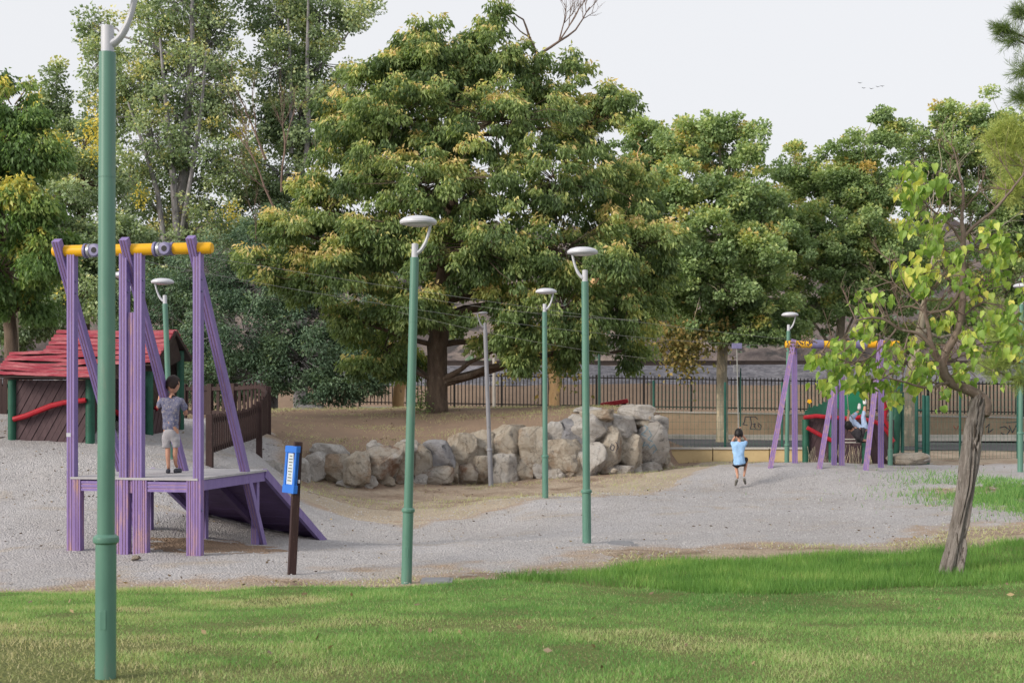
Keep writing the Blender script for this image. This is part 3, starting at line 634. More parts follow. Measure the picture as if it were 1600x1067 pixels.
diag_wall(P(19, 692, 26.12), P(141, 692, 26.12), zb, zt, M['maroon'], h1)
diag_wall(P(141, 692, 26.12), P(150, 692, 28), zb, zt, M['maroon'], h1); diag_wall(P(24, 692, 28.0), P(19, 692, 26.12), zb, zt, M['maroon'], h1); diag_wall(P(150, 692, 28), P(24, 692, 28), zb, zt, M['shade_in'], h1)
mb = MB(); mb.beam(P(8, 590, 26.05), P(160, 590, 26.05), .1, .07); obj('eave_gap_shade', mb, M['shade_in'], h1)  # dark strip standing in for the shaded gap under the roof
mb = MB(); pts = [P(x, y, 26.0) for x, y in ((21, 655), (40, 650), (60, 642), (80, 634), (100, 629), (120, 627), (134, 625))]; mb.tube(pts, [.05, .052, .05, .052, .05, .05, .045], 10, wob=.06); obj('wavy_rail', mb, M['red_rail'], h1, smooth=True)
def roof(par, corners, n, wav, name='roof_slat', seed=0, m=None, th=.05):
    """corners eaveL, eaveR, ridgeL, ridgeR; n overlapping rounded slats"""
    eL, eR, rL, rR = [Vector(c) for c in corners]; rr = random.Random(seed)
    mb = MB(); dn = Vector((0, 0, -.07)); q = [eL, eR, rR, rL]; mb.add([p+dn for p in q]+[p+dn+Vector((0, 0, .02)) for p in q], [(3, 2, 1, 0), (4, 5, 6, 7), (0, 1, 5, 4), (1, 2, 6, 5), (2, 3, 7, 6), (3, 0, 4, 7)]); obj('roof_board', mb, M['shade_in'], par)  # dark underlay board, its colour carries the shade of the slat gaps
    for i in range(n):
        t0 = i/n; t1 = (i+.93)/n; ph = rr.random()*6; mb = MB(); K = 14; vs = []
        for k in range(K+1):
            s = k/K; j = (rr.random()-.5)*.012; ov = (rr.random()-.5)*.0
            a = eL.lerp(eR, s).lerp(rL.lerp(rR, s), t0); b = eL.lerp(eR, s).lerp(rL.lerp(rR, s), min(t1, 1.02))
            wz = wav*math.sin(s*5+ph)*.5+j; bow = -.05*math.sin(s*math.pi)*(1-t0)
            a = a+Vector((0, -.01, wz+bow+.045)); b = b+Vector((0, 0, wz+bow))
            vs += [a, a+Vector((0, -.006, -th)), b+Vector((0, 0, -th*.6)), b+Vector((0, 0, .0))]
        fs = []
        for k in range(K):
            for q in range(4): fs.append((k*4+q, k*4+(q+1) % 4, (k+1)*4+(q+1) % 4, (k+1)*4+q))
        fs += [(3, 2, 1, 0), tuple(K*4+q for q in range(4))]
        mb.add(vs, fs); obj(name, mb, m or M['red_roof'], par)
roof(h1, [P(-6, 583, 25.7), P(172, 586, 25.7), P(18, 549, 27.0), P(160, 547, 27.0)], 7, .04, seed=2)
roof(h1, [P(-2, 585, 28.6), P(170, 585, 28.6), P(18, 550, 27.06), P(160, 548, 27.06)], 6, .03, seed=4)
h2 = thing('playhouse', P(200, 684, 28.5), 'taller red roofed playhouse with open dark gable, right of the tall lamp', 'playhouse')
hpost(233, 580, 682, 28.3, .17, h2); hpost(282, 548, 672, 30.4, .16, h2); hpost(165, 585, 690, 28.4, .15, h2); hpost(168, 560, 672, 30.6, .15, h2)
z2 = PZ(684, 28.4)-.25
diag_wall(P(165, 684, 28.35), P(233, 684, 28.35), z2, PZ(592, 28.3), M['maroon'], h2, lean=-.5); diag_wall(P(233, 684, 28.35), P(282, 676, 30.4), z2, PZ(640, 29), M['maroon'], h2)
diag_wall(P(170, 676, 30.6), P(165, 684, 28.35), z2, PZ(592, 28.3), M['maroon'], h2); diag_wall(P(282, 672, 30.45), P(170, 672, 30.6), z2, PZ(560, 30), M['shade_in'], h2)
# gable panel, coloured as the shade inside the open gable
mb = MB(); ga = [P(240, 585, 28.5), P(284, 562, 30.4), P(272, 519, 29.4)]; vs = ga+[p+Vector((-.04, .02, 0)) for p in ga]; mb.add(vs, [(0, 1, 2), (5, 4, 3), (0, 3, 4, 1), (1, 4, 5, 2), (2, 5, 3, 0)]); obj('gable_shade_panel', mb, M['shade_in'], h2)
mb = MB(); mb.tube([P(148, 640, 28.1), P(170, 637, 28.1), P(185, 646, 28.1), P(200, 660, 28.1)], .05, 10, wob=.05); obj('wavy_rail', mb, M['red_rail'], h2, smooth=True)
mb = MB(); mb.tube([P(244, 575, 28.9), P(255, 590, 29), P(252, 625, 28.9), P(243, 640, 28.7)], .045, 10, wob=.05); obj('wavy_rail', mb, M['red_rail'], h2, smooth=True)
roof(h2, [P(60, 560, 28.0), P(244, 566, 27.8), P(92, 516, 29.4), P(274, 515, 29.4)], 8, .03, seed=7)
roof(h2, [P(80, 560, 31.0), P(300, 560, 31.0), P(94, 516, 29.46), P(276, 515, 29.46)], 8, .03, seed=9)
mb = MB(); mb.beam(P(243, 572, 27.9), P(274, 520, 29.4), .04, .09); mb.beam(P(299, 562, 31), P(275, 520, 29.45), .04, .09); obj('barge_board', mb, M['shade_in'], h2)
mb = MB(); mb.beam(P(-20, 688, 26.6), P(16, 688, 26.4), .5, .14); obj('threshold', mb, M['brown_wood'], h1)

# brown picket fence, curving
fp = [(327, 727, 25.5), (350, 718, 26.6), (372, 710, 27.7), (390, 704, 28.7), (405, 698, 29.6), (417, 692, 31), (419, 684, 32.3), (408, 672, 33.3), (380, 664, 33.9), (340, 661, 34.3), (300, 660, 34.5), (265, 661, 34.6)]
FPT = [P(*p) for p in fp]; FH_ = [.9, .88, .86, .87, .93, 1.05, 1.15, 1.12, .98, .93, .92, .92]
fence = thing('picket_fence', FPT[0], 'dark brown curved picket fence between the tower and the dry mound', 'fence')
cum = [0]
for a, b in zip(FPT[:-1], FPT[1:]): cum.append(cum[-1]+(b-a).length)
def along(s):
    i = max(0, min(len(cum)-2, int(np.searchsorted(cum, s, side='right')-1))); t = (s-cum[i])/(cum[i+1]-cum[i])
    return FPT[i].lerp(FPT[i+1], t), FH_[i]+(FH_[i+1]-FH_[i])*t, (FPT[i+1]-FPT[i]).normalized()
def pickets(par, s0, s1, step, m='brown_wood', zlow=.2):
    mb = MB(); mb.box((0, 0, .5), (.088, .022, 1.0)); proto = None; s = s0; k = 0
    while s < s1:
        p, h, d = along(s); ang = math.atan2(d.y, d.x); loc = p+Vector((0, 0, zlow))-par.location
        if proto is None: proto = obj('picket', mb, M[m], par, False, bevel=.006); proto.location = loc; proto.rotation_euler = (0, 0, ang); proto.scale = (1, 1, h-zlow)
        else: inst(proto, par, loc, (0, 0, ang), (1, 1, (h-zlow)*(1+.03*math.sin(k*2.3))))
        s += step; k += 1
pickets(fence, .25, cum[-1], .168)
for hh, nm in ((.26, 'rail'), (.999, 'rail')):
    mb = MB()
    pts = [along(s) for s in np.linspace(0, cum[-1]-.01, 40)]
    for (p, h, d), (q, h2_, d2) in zip(pts[:-1], pts[1:]):
        z1 = (hh if hh < .5 else h-.10); z2_ = (hh if hh < .5 else h2_-.10); nr = Vector((-d.y, d.x, 0))*.03
        mb.beam(p+Vector((0, 0, z1))+nr, q+Vector((0, 0, z2_))+nr, .03, .09)
    obj(nm, mb, M['brown_wood'], fence)
for s in (.03, cum[4], cum[6], cum[8]+.3, cum[9]+.2, cum[10]+.2):
    p, h, d = along(s); mb = MB(); mb.beam(p-Vector((0, 0, .35)), p+Vector((0, 0, h+.02)), .12, .12, d); obj('fence_post', mb, M['brown_wood'], fence, bevel=.008)
f2 = thing('picket_fence', P(-30, 668, 33), 'dark brown picket fence section at the left photo edge beside the playhouse', 'fence')
mbp = MB(); mbp.box((0, 0, .5), (.09, .03, .95)); pr = None
for k in range(12):
    loc = P(-40+k*8, 660, 33)-f2.location+Vector((0, 0, .05))
    if pr is None: pr = obj('picket', mbp, M['brown_wood'], f2, False); pr.location = loc
    else: inst(pr, f2, loc)
for z in (.25, .85):
    mb = MB(); mb.beam(P(-45, 660, 33.03)+Vector((0, 0, z)), P(55, 660, 33.03)+Vector((0, 0, z)), .03, .09); obj('rail', mb, M['brown_wood'], f2)
mb = MB(); mb.beam(P(4, 670, 33.05), P(4, 603, 33.05), .13, .12); obj('fence_post', mb, M['brown_wood'], f2)

# ---------------------------------------------------------------- boulder wall
def stone_mesh(rx, ry, rz, seed):
    rr = np.random.default_rng(seed); bm = bmesh.new(); bmesh.ops.create_icosphere(bm, subdivisions=4, radius=1)
    co = np.array([v.co for v in bm.verts]); k = rr.integers(9, 14); n = rr.normal(0, 1, (k, 3)); n /= np.linalg.norm(n, axis=1)[:, None]; dd = rr.uniform(.66, .95, k)
    # box-ish by superellipsoid then plane cuts
    co = co/np.power((np.abs(co)**4.6).sum(1), 1/4.6)[:, None]*.88
    for i in range(k):
        s = co@n[i]-dd[i]; co = co-np.clip(s, 0, None)[:, None]*n[i]*.96
    f = 0; 
    for o, a in ((1.6, .085), (3.7, .05), (8, .03), (17, .014)):
        q = co*o+seed*3.1; f = f+a*2*(vn(q[:, 0]+q[:, 2]*.7, q[:, 1]+q[:, 2]*.9, seed)+.6*vn(q[:, 1]-q[:, 0]*.4, q[:, 2]+q[:, 0]*.3, seed+5))
    r = np.linalg.norm(co, axis=1)[:, None]; co = co*(1+f[:, None]); co = co*np.array([rx, ry, rz])
    for v, c in zip(bm.verts, co): v.co = c
    me = bpy.data.meshes.new('stone'); bm.to_mesh(me); bm.free()
    me.polygons.foreach_set('use_smooth', [True]*len(me.polygons))
    try: me.set_sharp_from_angle(angle=R(16))
    except Exception: pass
    return me
def stonemat(name, a, b, c, wm):
    m, nt, bs = newmat(name); oi = N(nt, 'ShaderNodeObjectInfo'); tc = N(nt, 'ShaderNodeTexCoord'); av = N(nt, 'ShaderNodeVectorMath', operation='ADD')
    mu = N(nt, 'ShaderNodeVectorMath', operation='SCALE'); mu.inputs['Scale'].default_value = 13
    cb = N(nt, 'ShaderNodeCombineXYZ'); nt.links.new(oi.outputs['Random'], cb.inputs[0]); nt.links.new(oi.outputs['Random'], cb.inputs[1]); nt.links.new(cb.outputs[0], mu.inputs[0])
    nt.links.new(tc.outputs['Object'], av.inputs[0]); nt.links.new(mu.outputs[0], av.inputs[1]); v = av.outputs[0]
    col = ramp(nt, [(.3, a), (.5, b), (.7, c)], noise(nt, 2.4, 7, .7, v, .6))
    col = mixc(nt, ramp(nt, [(.52, (0, 0, 0)), (.64, (1, 1, 1))], noise(nt, 1.5, 6, .7, v)), col, wm)
    col = mixc(nt, ramp(nt, [(.56, (0, 0, 0)), (.66, (.7, .7, .7))], noise(nt, 5, 8, .75, v)), col, (.10, .095, .09))
    vo = N(nt, 'ShaderNodeTexVoronoi', feature='DISTANCE_TO_EDGE'); vo.inputs['Scale'].default_value = 3.2; wv = mixc(nt, .42, v, noise(nt, 4, 5, .7, v)); nt.links.new(wv, vo.inputs['Vector'])
    col = mixc(nt, ramp(nt, [(.0, (.45, .45, .45)), (.03, (0, 0, 0))], vo.outputs['Distance']), col, (.11, .085, .065))
    nt.links.new(col, bs.inputs['Base Color']); bs.inputs['Roughness'].default_value = .9; bs.inputs['Specular IOR Level'].default_value = .15
    bump(nt, bs, noise(nt, 8, 10, .8, v), 1.0, .16); return m
SM = [stonemat('pale_limestone', (.44, .39, .34), (.57, .54, .51), (.66, .64, .62), (.56, .52, .48)), stonemat('ochre_limestone', (.40, .32, .24), (.54, .48, .40), (.63, .59, .53), (.40, .30, .22)), stonemat('grey_limestone', (.24, .235, .25), (.36, .355, .38), (.46, .45, .46), (.30, .29, .29)), stonemat('rusty_limestone', (.34, .25, .18), (.48, .43, .37), (.57, .54, .51), (.26, .16, .11))]
FT = [(p[0], p[2]) for p in foot]
wall = thing('boulder_wall', P(767, 757, 33.4), 'curved dry stone retaining wall of pale boulders round the dirt mound', 'rock wall')
ST = [(420, 735, 14, 14, 0), (436, 742, 12, 16, 0), (490, 733, 23, 24, 0), (464, 738, 16, 18, 0), (517, 708, 24, 15, 0), (526, 732, 18, 19, 1), (557, 733, 18, 23, 1), (592, 722, 29, 24, 3), (542, 756, 13, 8, 0), (577, 754, 12, 9, 0), (622, 720, 16, 25, 1), (655, 716, 15, 23, 1),
  (685, 711, 22, 19, 2), (680, 743, 24, 15, 3), (655, 751, 11, 9, 0), (722, 705, 19, 24, 1), (726, 741, 15, 16, 3), (706, 739, 10, 16, 1), (753, 700, 17, 22, 1), (750, 736, 16, 20, 1), (792, 692, 28, 24, 1), (783, 734, 21, 21, 0), (816, 733, 16, 19, 1), (833, 699, 20, 27, 1), (866, 682, 15, 20, 0), (873, 713, 26, 24, 1), (895, 709, 14, 20, 1), (845, 735, 14, 14, 0),
  (866, 739, 15, 9, 0), (886, 738, 12, 9, 3), (900, 734, 10, 10, 3), (894, 683, 22, 23, 2), (922, 668, 28, 20, 0), (930, 652, 24, 11, 1), (925, 716, 20, 29, 0), (951, 701, 20, 27, 1), (968, 667, 24, 20, 0), (980, 706, 18, 24, 1), (1012, 694, 25, 32, 0), (996, 644, 24, 10, 0), (1000, 657, 15, 11, 1), (968, 735, 20, 9, 0), (990, 734, 10, 10, 0), (1012, 732, 20, 9, 0),
  (946, 735, 11, 9, 3), (918, 640, 18, 5, 0), (903, 658, 14, 9, 0), (622, 748, 13, 9, 3), (602, 750, 12, 8, 1), (640, 697, 12, 10, 0), (700, 757, 5, 3, 0), (640, 763, 5, 3, 0), (1032, 716, 12, 14, 1), (585, 700, 12, 8, 0), (957, 676, 12, 12, 1), (905, 735, 10, 10, 1), (583, 692, 5, 4, 0), (1028, 668, 12, 16, 0), (800, 715, 16, 12, 1), (768, 720, 14, 16, 1), (668, 730, 14, 10, 1), (565, 750, 10, 9, 1), (850, 715, 14, 14, 1)]
stones = {}
for i, (cx, cy, rx, ry, k) in enumerate(ST):
    fy = float(np.interp(cx, [f[0] for f in FT[:-1]], [f[1] for f in FT[:-1]])); fpy = float(np.interp(cx, [f[0] for f in foot], [f[1] for f in foot]))
    Y = fy+.28+max(0, (fpy-cy))/62*.32
    if i in (60, 61, 62, 64, 56, 58, 59): Y += .25
    s = Y/F; me = stone_mesh(rx*s*1.36, min(max(rx, ry)*s*1.1, .46), ry*s*1.36, 100+i)
    me.materials.append(SM[k]); o = bpy.data.objects.new('stone', me); link(o, wall); o.location = P(cx, cy, Y)-wall.location
    o.rotation_euler = (random.uniform(-.12, .12), random.uniform(-.16, .16), random.uniform(-.25, .25)); stones[i] = o
bpy.context.view_layer.update()
def stroke(pts2, Y, target, w, m, name, par, off=.006):
    """paint stroke following a surface"""
    dg = bpy.context.evaluated_depsgraph_get(); inv = target.matrix_world.inverted(); bvh = BVHTree.FromPolygons([v.co for v in target.data.vertices], [p.vertices for p in target.data.polygons])
    P3 = []
    for (a, b), (c, d) in zip(pts2[:-1], pts2[1:]):
        for t in np.linspace(0, 1, 6, endpoint=False): P3.append((a+(c-a)*t, b+(d-b)*t))
    P3.append(pts2[-1]); out = []
    for px, py in P3:
        o_ = Vector((0, 0, ZC)); dv = (P(px, py, Y)-o_).normalized(); h = bvh.ray_cast(inv@o_, (inv.to_3x3()@dv).normalized())
        if h[0]: out.append(target.matrix_world@h[0]-dv*off)
    if len(out) > 2: mb = MB(); mb.tube(out, w, 5); return obj(name, mb, m, par)
M['paint_blue'] = mat('spray_paint_blue', (.16, .34, .46), (.25, .38, .46), 20, .8, bp=0); M['paint_dark'] = mat('spray_paint_dark', (.05, .05, .07), (.1, .1, .12), 20, .8, bp=0); M['paint_red'] = mat('spray_paint_faded_red', (.40, .13, .09), (.44, .22, .14), 12, .8, bp=0)
for pl in ([(1000, 668), (1006, 664), (1012, 668), (1008, 674), (1002, 678), (1010, 682)], [(1008, 690), (1004, 697), (1012, 694), (1016, 700), (1022, 694), (1026, 702), (1020, 708)], [(1014, 672), (1018, 680), (1012, 686), (1020, 690)]): stroke(pl, 36, stones[38], .009, M['paint_blue'], 'graffiti_stroke', wall)
for pl in ([(955, 693), (960, 697), (958, 704), (953, 701), (955, 695)], [(962, 690), (966, 698), (962, 706)]): stroke(pl, 35.5, stones[35], .010, M['paint_dark'], 'graffiti_stroke', wall)
# loose stones on the gravel
for i, (px, py, Y, r, lab) in enumerate([(213, 871, 17.6, .045, 'small brown stone lying before the tower middle legs'), (960, 735, 33, .07, 'little stone lying at the foot of the boulder wall right end'), (1450, 940, 0, 0, '')][:2]):
    me = stone_mesh(r*1.5, r, r*.8, 500+i); me.materials.append(SM[3 if i == 0 else 1]); o = bpy.data.objects.new('loose_stone', me); C.objects.link(o); o.location = P(px, py, Y); tag(o, lab, 'stone')
for px, py, Y, w, lab in ((683, 912, 15.4, .34, 'flat grey utility cover set in dirt right of the second lamp base'), (970, 855, 18.6, .34, 'flat grey utility cover set in gravel right of the third lamp base')):
    mb = MB(); c = P(px, py, Y); c.z = g1(c.x, c.y)+.035; mb.box(c, (w, w, .03)); mb.box(c+Vector((0, 0, .018)), (w*.8, w*.8, .01)); tag(obj('utility_cover', mb, M['grey_pole'], origin=c), lab, 'utility cover')
# pale rounded slabs by the mesh fence posts
me = stone_mesh(.55, .3, .17, 600); me.materials.append(SM[1]); o = bpy.data.objects.new('boulder', me); C.objects.link(o); o.location = P(1418, 717, 36); tag(o, 'low pale tan boulder lying at the foot of the green fence posts', 'boulder')
me = stone_mesh(.2, .18, .16, 601); me.materials.append(SM[0]); o = bpy.data.objects.new('boulder', me); C.objects.link(o); o.location = P(1440, 717, 36); tag(o, 'small pale block right of the low tan boulder by the fence', 'boulder')
me = stone_mesh(.5, .3, .1, 602); me.materials.append(SM[2]); o = bpy.data.objects.new('boulder', me); C.objects.link(o); o.location = P(487, 636, 45); tag(o, 'flat grey rock lying on the mound crest left of the big tree', 'boulder')

# red spring seat / seesaw behind the mound
ss = thing('seesaw', P(957, 645, 42), 'red slanted seesaw bar showing above the boulder wall top', 'seesaw')
mb = MB(); mb.beam(P(938, 633, 42), P(981, 626, 42), .3, .13); obj('seat_bar', mb, M['red_rail'], ss, bevel=.03)
mb = MB(); mb.beam(P(974, 660, 42.0), P(975, 629, 42), .12, .12); obj('post', mb, M['maroon'], ss)
mb = MB(); mb.beam(P(955, 660, 42.0), P(956, 632, 42), .1, .1); obj('post', mb, M['maroon'], ss)

# ---------------------------------------------------------------- far playhouse with green cut-out trees
h3 = thing('playhouse', P(1320, 722, 36.3), 'maroon play panel house with red top rails and green cut-out trees behind the far frame', 'playhouse')
for px, y0 in ((1259, 655), (1352, 650), (1300, 655)): 
    mb = MB(); mb.tube([P(px, 735, 36.2), P(px, y0, 36.2)], .09, 12); obj('corner_post', mb, M['dark_green'], h3, smooth=True)
for px, y0 in ((1402, 600), (1398, 650)): 
    mb = MB(); mb.tube([P(px-6, 735, 36.6), P(px+2, y0, 36.6)], .12, 12); obj('corner_post', mb, M['dark_green'], h3, smooth=True)
zz = PZ(732, 36.2)
diag_wall(P(1259, 722, 36.25), P(1352, 722, 36.25), zz, PZ(652, 36.2), M['maroon'], h3, lean=.4); diag_wall(P(1352, 722, 36.25), P(1396, 722, 36.5), zz, PZ(655, 36.2), M['maroon'], h3, lean=-.3)
for pl in ([(1256, 652), (1275, 650), (1300, 652), (1330, 654), (1352, 650)], [(1261, 668), (1275, 676), (1290, 684), (1305, 690)], [(1352, 655), (1370, 660), (1385, 672), (1396, 690)], [(1380, 625), (1384, 640), (1382, 655), (1390, 668)]):
    mb = MB(); mb.tube([P(x, y, 36.0) for x, y in pl], .055, 9, wob=.08); obj('wavy_rail', mb, M['red_rail'], h3, smooth=True)
for yy in (686, 691):
    mb = MB(); mb.beam(P(1320, yy, 36.0), P(1344, yy, 36.0), .03, .025); obj('slat', mb, M['concrete'], h3)
def cutout(name, pts, Y, m, par, th=.05):
    mb = MB(); n = len(pts); vs = [P(x, y, Y) for x, y in pts]+[P(x, y, Y)+Vector((0, th, 0)) for x, y in pts]
    mb.add(vs, [tuple(range(n)), tuple(range(n, 2*n))[::-1]]+[(i, (i+1) % n, n+(i+1) % n, n+i) for i in range(n)]); return obj(name, mb, m, par)
g = [(1257, 649), (1258, 642), (1262, 640), (1264, 636), (1269, 637), (1272, 633), (1278, 635), (1280, 630), (1284, 632), (1287, 627), (1291, 629), (1294, 625), (1298, 628), (1301, 630), (1304, 640), (1304, 649)]
cutout('green_hedge_panel', g, 36.1, M['dark_green'], h3)
g = [(1330+23*math.cos(a)*(1+.05*math.sin(a*9)), 628+23*math.sin(a)*(1+.06*math.cos(a*7))) for a in np.linspace(0, 2*math.pi, 30, endpoint=False)]
M['leaf_panel'] = mat('green_painted_panel', (.015, .18, .09), (.012, .14, .07), 3, .5)
cutout('green_tree_panel', g, 36.15, M['leaf_panel'], h3); cutout('trunk_panel', [(1322, 645), (1338, 645), (1340, 652), (1320, 652)], 36.16, M['dark_green'], h3)
fl = [(1265+3.2*math.cos(a)*(1+.2*math.sin(a*5)), 627+3.2*math.sin(a)*(1+.2*math.sin(a*5))) for a in np.linspace(0, 2*math.pi, 20, endpoint=False)]
cutout('yellow_flower_panel', fl, 36.1, M['yellow'], h3); mb = MB(); mb.beam(P(1265, 640, 36.12), P(1265, 628, 36.12), .03, .03); obj('flower_stem', mb, M['dark_green'], h3)
for k in range(70):
    a = P(random.uniform(1262, 1345), random.uniform(722, 724), 35.7); mb = MB() if k == 0 else mb
    mb.beam(a-Vector((0, 0, .1)), a+Vector((random.uniform(-.12, .12), random.uniform(-.05, .05), random.uniform(.08, .5))), .008, .008)
tag(obj('dry_weeds', mb, M['bark_pale'], origin=P(1300, 722, 35.7)), 'dry pale weed stalks in front of the far maroon playhouse', 'weeds', kind='stuff')

# low ochre wall with pale cap
lw = thing('low_wall', P(1130, 724, 38), 'low ochre wall with pale coping behind the riding boy', 'wall')
for k, (a, b) in enumerate(((1022, 1112), (1113, 1200), (1201, 1262))):
    x0, x1 = PX(a, 38), PX(b, 38); mb = MB(); mb.box(((x0+x1)/2, 38, .05), (x1-x0-.01, .3, .5)); obj('wall_block', mb, M['yellow_wall'], lw)
    mb = MB(); mb.box(((x0+x1)/2, 38, .325), (x1-x0-.012, .38, .05)); obj('coping', mb, M['concrete'], lw, bevel=.008)

# boundary wall + iron fence
def bz(px): return .26-(px-600)*.00044
bw = thing('boundary_wall', Vector((PX(1100, 62), 62, 0)), 'long low tan rendered wall with graffiti carrying the iron railings', 'wall')
iron = thing('iron_fence', Vector((PX(1100, 62), 62, 1)), 'long black iron railing fence on the tan wall in front of the railway', 'fence')
PK = None; RL = []
edges = [600-38+i*74 for i in range(16)]
for a, b in zip(edges[:-1], edges[1:]):
    za, zb_ = bz(a), bz(b); A = Vector((PX(a, 62), 62, 0)); B = Vector((PX(b, 62), 62, 0))
    mb = MB(); vs = []
    for p, z in ((A, za), (B, zb_)):
        for yy in (-.12, .12):
            for zq in (-.4, z+.95): vs.append((p.x, p.y+yy, zq))
    mb.add(vs, [(0, 1, 3, 2), (4, 6, 7, 5), (0, 4, 5, 1), (2, 3, 7, 6), (1, 5, 7, 3), (0, 2, 6, 4)]); seg = obj('wall_segment', mb, M['render_wall'], bw)
    mb = MB(); mb.beam(A+Vector((0, 0, za+.98)), B+Vector((0, 0, zb_+.98)), .34, .06); obj('coping', mb, M['concrete'], bw)
    for z in (1.2, 2.42): mb = MB(); mb.beam(A+Vector((0, 0, za+z)), B+Vector((0, 0, zb_+z)), .035, .05); obj('rail', mb, M['iron'], iron)
    mb = MB(); mb.beam(A+Vector((0, 0, za+.9)), A+Vector((0, 0, za+2.55)), .09, .09); obj('fence_post', mb, M['iron'], iron)
    for k in range(1, 13):
        p = A.lerp(B, k/13); z = za+(zb_-za)*k/13+1.1
        if PK is None: mb = MB(); mb.box((0, 0, .7), (.042, .042, 1.4)); mb.add([(-.016, -.016, 1.4), (.016, -.016, 1.4), (.016, .016, 1.4), (-.016, .016, 1.4), (0, 0, 1.47)], [(0, 1, 4), (1, 2, 4), (2, 3, 4), (3, 0, 4)]); PK = obj('picket', mb, M['iron'], iron, False); PK.location = p+Vector((0, 0, z))-iron.location
        else: inst(PK, iron, p+Vector((0, 0, z))-iron.location)
# receding left part
iron2 = thing('iron_fence', Vector((PX(480, 80), 80, 1)), 'black iron railing section far left between the picket fence and the dark bush', 'fence')
bw2 = thing('boundary_wall', Vector((PX(480, 80), 80, 0)), 'short tan wall below the far left iron railing', 'wall')
for a, b in ((380, 430), (430, 480), (480, 530), (530, 580)):
    A = P(a, 642, 84-(a-380)*.03); B = P(b, 642, 84-(b-380)*.03); dz = PZ(609, A.y)-A.z
    mb = MB(); mb.beam(A-Vector((0, 0, .6)), B-Vector((0, 0, .6)), .3, 2.2); obj('wall_segment', mb, M['render_wall'], bw2)
    for z in (.6, dz): mb = MB(); mb.beam(A+Vector((0, 0, z)), B+Vector((0, 0, z)), .04, .06); obj('rail', mb, M['iron'], iron2)
    mb = MB(); mb.beam(A+Vector((0, 0, .45)), A+Vector((0, 0, dz+.15)), .1, .1); obj('fence_post', mb, M['iron'], iron2)
    for k in range(1, 10):
        p = A.lerp(B, k/10); inst(PK, iron2, p+Vector((0, 0, .5))-iron2.location, scale=(1.2, 1.2, (dz-.4)/1.42))
# graffiti on the boundary wall (flat painted lines)
def wallgraf(lines, m, w=.035):
    for pl in lines:
        mb = MB()
        for (x0, y0), (x1, y1) in zip(pl[:-1], pl[1:]): mb.beam(P(x0, y0, 61.874), P(x1, y1, 61.874), w, .004, (1, 0, 0)) if False else mb.tube([P(x0, y0, 61.875), P(x1, y1, 61.875)], w, 4, sq=1)
        obj('graffiti_stroke', mb, m, bw)
wallgraf([[(1160, 663), (1163, 659), (1164, 651), (1180, 651), (1184, 655)], [(1172, 651), (1174, 662), (1172, 670), (1188, 671), (1189, 664), (1184, 661)], [(1176, 663), (1180, 661), (1178, 666), (1181, 669)], [(1160, 663), (1168, 664)], [(1184, 663), (1186, 668)]], M['paint_dark'], .018)
wallgraf([[(1562, 668), (1570, 666), (1578, 672), (1572, 680), (1564, 676)], [(1577, 665), (1582, 676), (1588, 664), (1592, 678)], [(1572, 660), (1590, 659)], [(1540, 668), (1546, 662), (1544, 676), (1552, 670)]], M['paint_dark'], .022)
wallgraf([[(1490, 665), (1494, 672), (1498, 665)], [(1500, 666), (1500, 672), (1506, 672)], [(1508, 665), (1512, 671)]], M['paint_red'], .022)

# green mesh fence
mf = thing('mesh_fence', Vector((PX(1300, 38.6), 38.6, 0)), 'green welded wire mesh fence with thin green posts along the road side', 'fence')
x0, x1 = PX(1016, 38.6), PX(1660, 38.6); mb = MB(); xx = x0
while xx < x1: mb.box((xx, 38.6, 1.0), (.006, .006, 2.0)); xx += .1
zz_ = .02
while zz_ < 2.02: mb.box(((x0+x1)/2, 38.6, zz_), (x1-x0, .006, .006)); zz_ += .2
tag(obj('wire_panel', mb, M['wire'], mf), kind='stuff')
for px, h in ((1021, 2.15), (1133, 2.1), (1222, 2.1), (1313, 2.1), (1409, 2.1), (1500, 2.1), (1590, 2.1)):
    mb = MB(); mb.tube([(PX(px, 38.65), 38.65, -.3), (PX(px, 38.65), 38.65, h)], .032, 10); obj('fence_post', mb, M['green_fence'], mf, smooth=True)
gt = thing('gate_frame', Vector((PX(1430, 36.8), 36.8, 0)), 'group of thick dark green gate posts standing right of the far playhouse', 'gate')
for px, y1, y0, w in ((1410, 718, 612, .04), (1432, 722, 615, .045), (1443, 718, 617, .04), (1449, 722, 618, .06)):
    mb = MB(); mb.tube([P(px, y1+12, 36.6), P(px, y0, 36.6)], w, 12); obj('gate_post', mb, M['green_fence'], gt, smooth=True)
mb = MB(); mb.beam(P(1432, 640, 36.6), P(1449, 640, 36.6), .03, .03); obj('gate_rail', mb, M['green_fence'], gt)
mb = MB(); mb.beam(P(1432, 700, 36.6), P(1449, 700, 36.6), .03, .03); obj('gate_rail', mb, M['green_fence'], gt)
# pale thin poles behind
for px, y0, lab in ((772, 528, 'thin pale pole behind the mound right of the big trunk'), (1294, 560, 'thin white pole behind the middle of the far frame')):
    mb = MB(); mb.tube([P(px, 700, 58), P(px, y0, 58)], .07, 10); tag(obj('utility_pole', mb, M['concrete'], origin=P(px, 700, 58), smooth=True), lab, 'pole')
fb = thing('floodlight', P(1152, 690, 56), 'small white box light on a thin mast right of the pale plane trunk', 'light')
mb = MB(); mb.beam(P(1157, 690, 56), P(1157, 575, 56), .05, .05); obj('mast', mb, M['green_fence'], fb); mb = MB(); mb.box(P(1151, 576, 55.9), (.24, .3, .3)); obj('light_box', mb, M['lamp_white'], fb, bevel=.02)

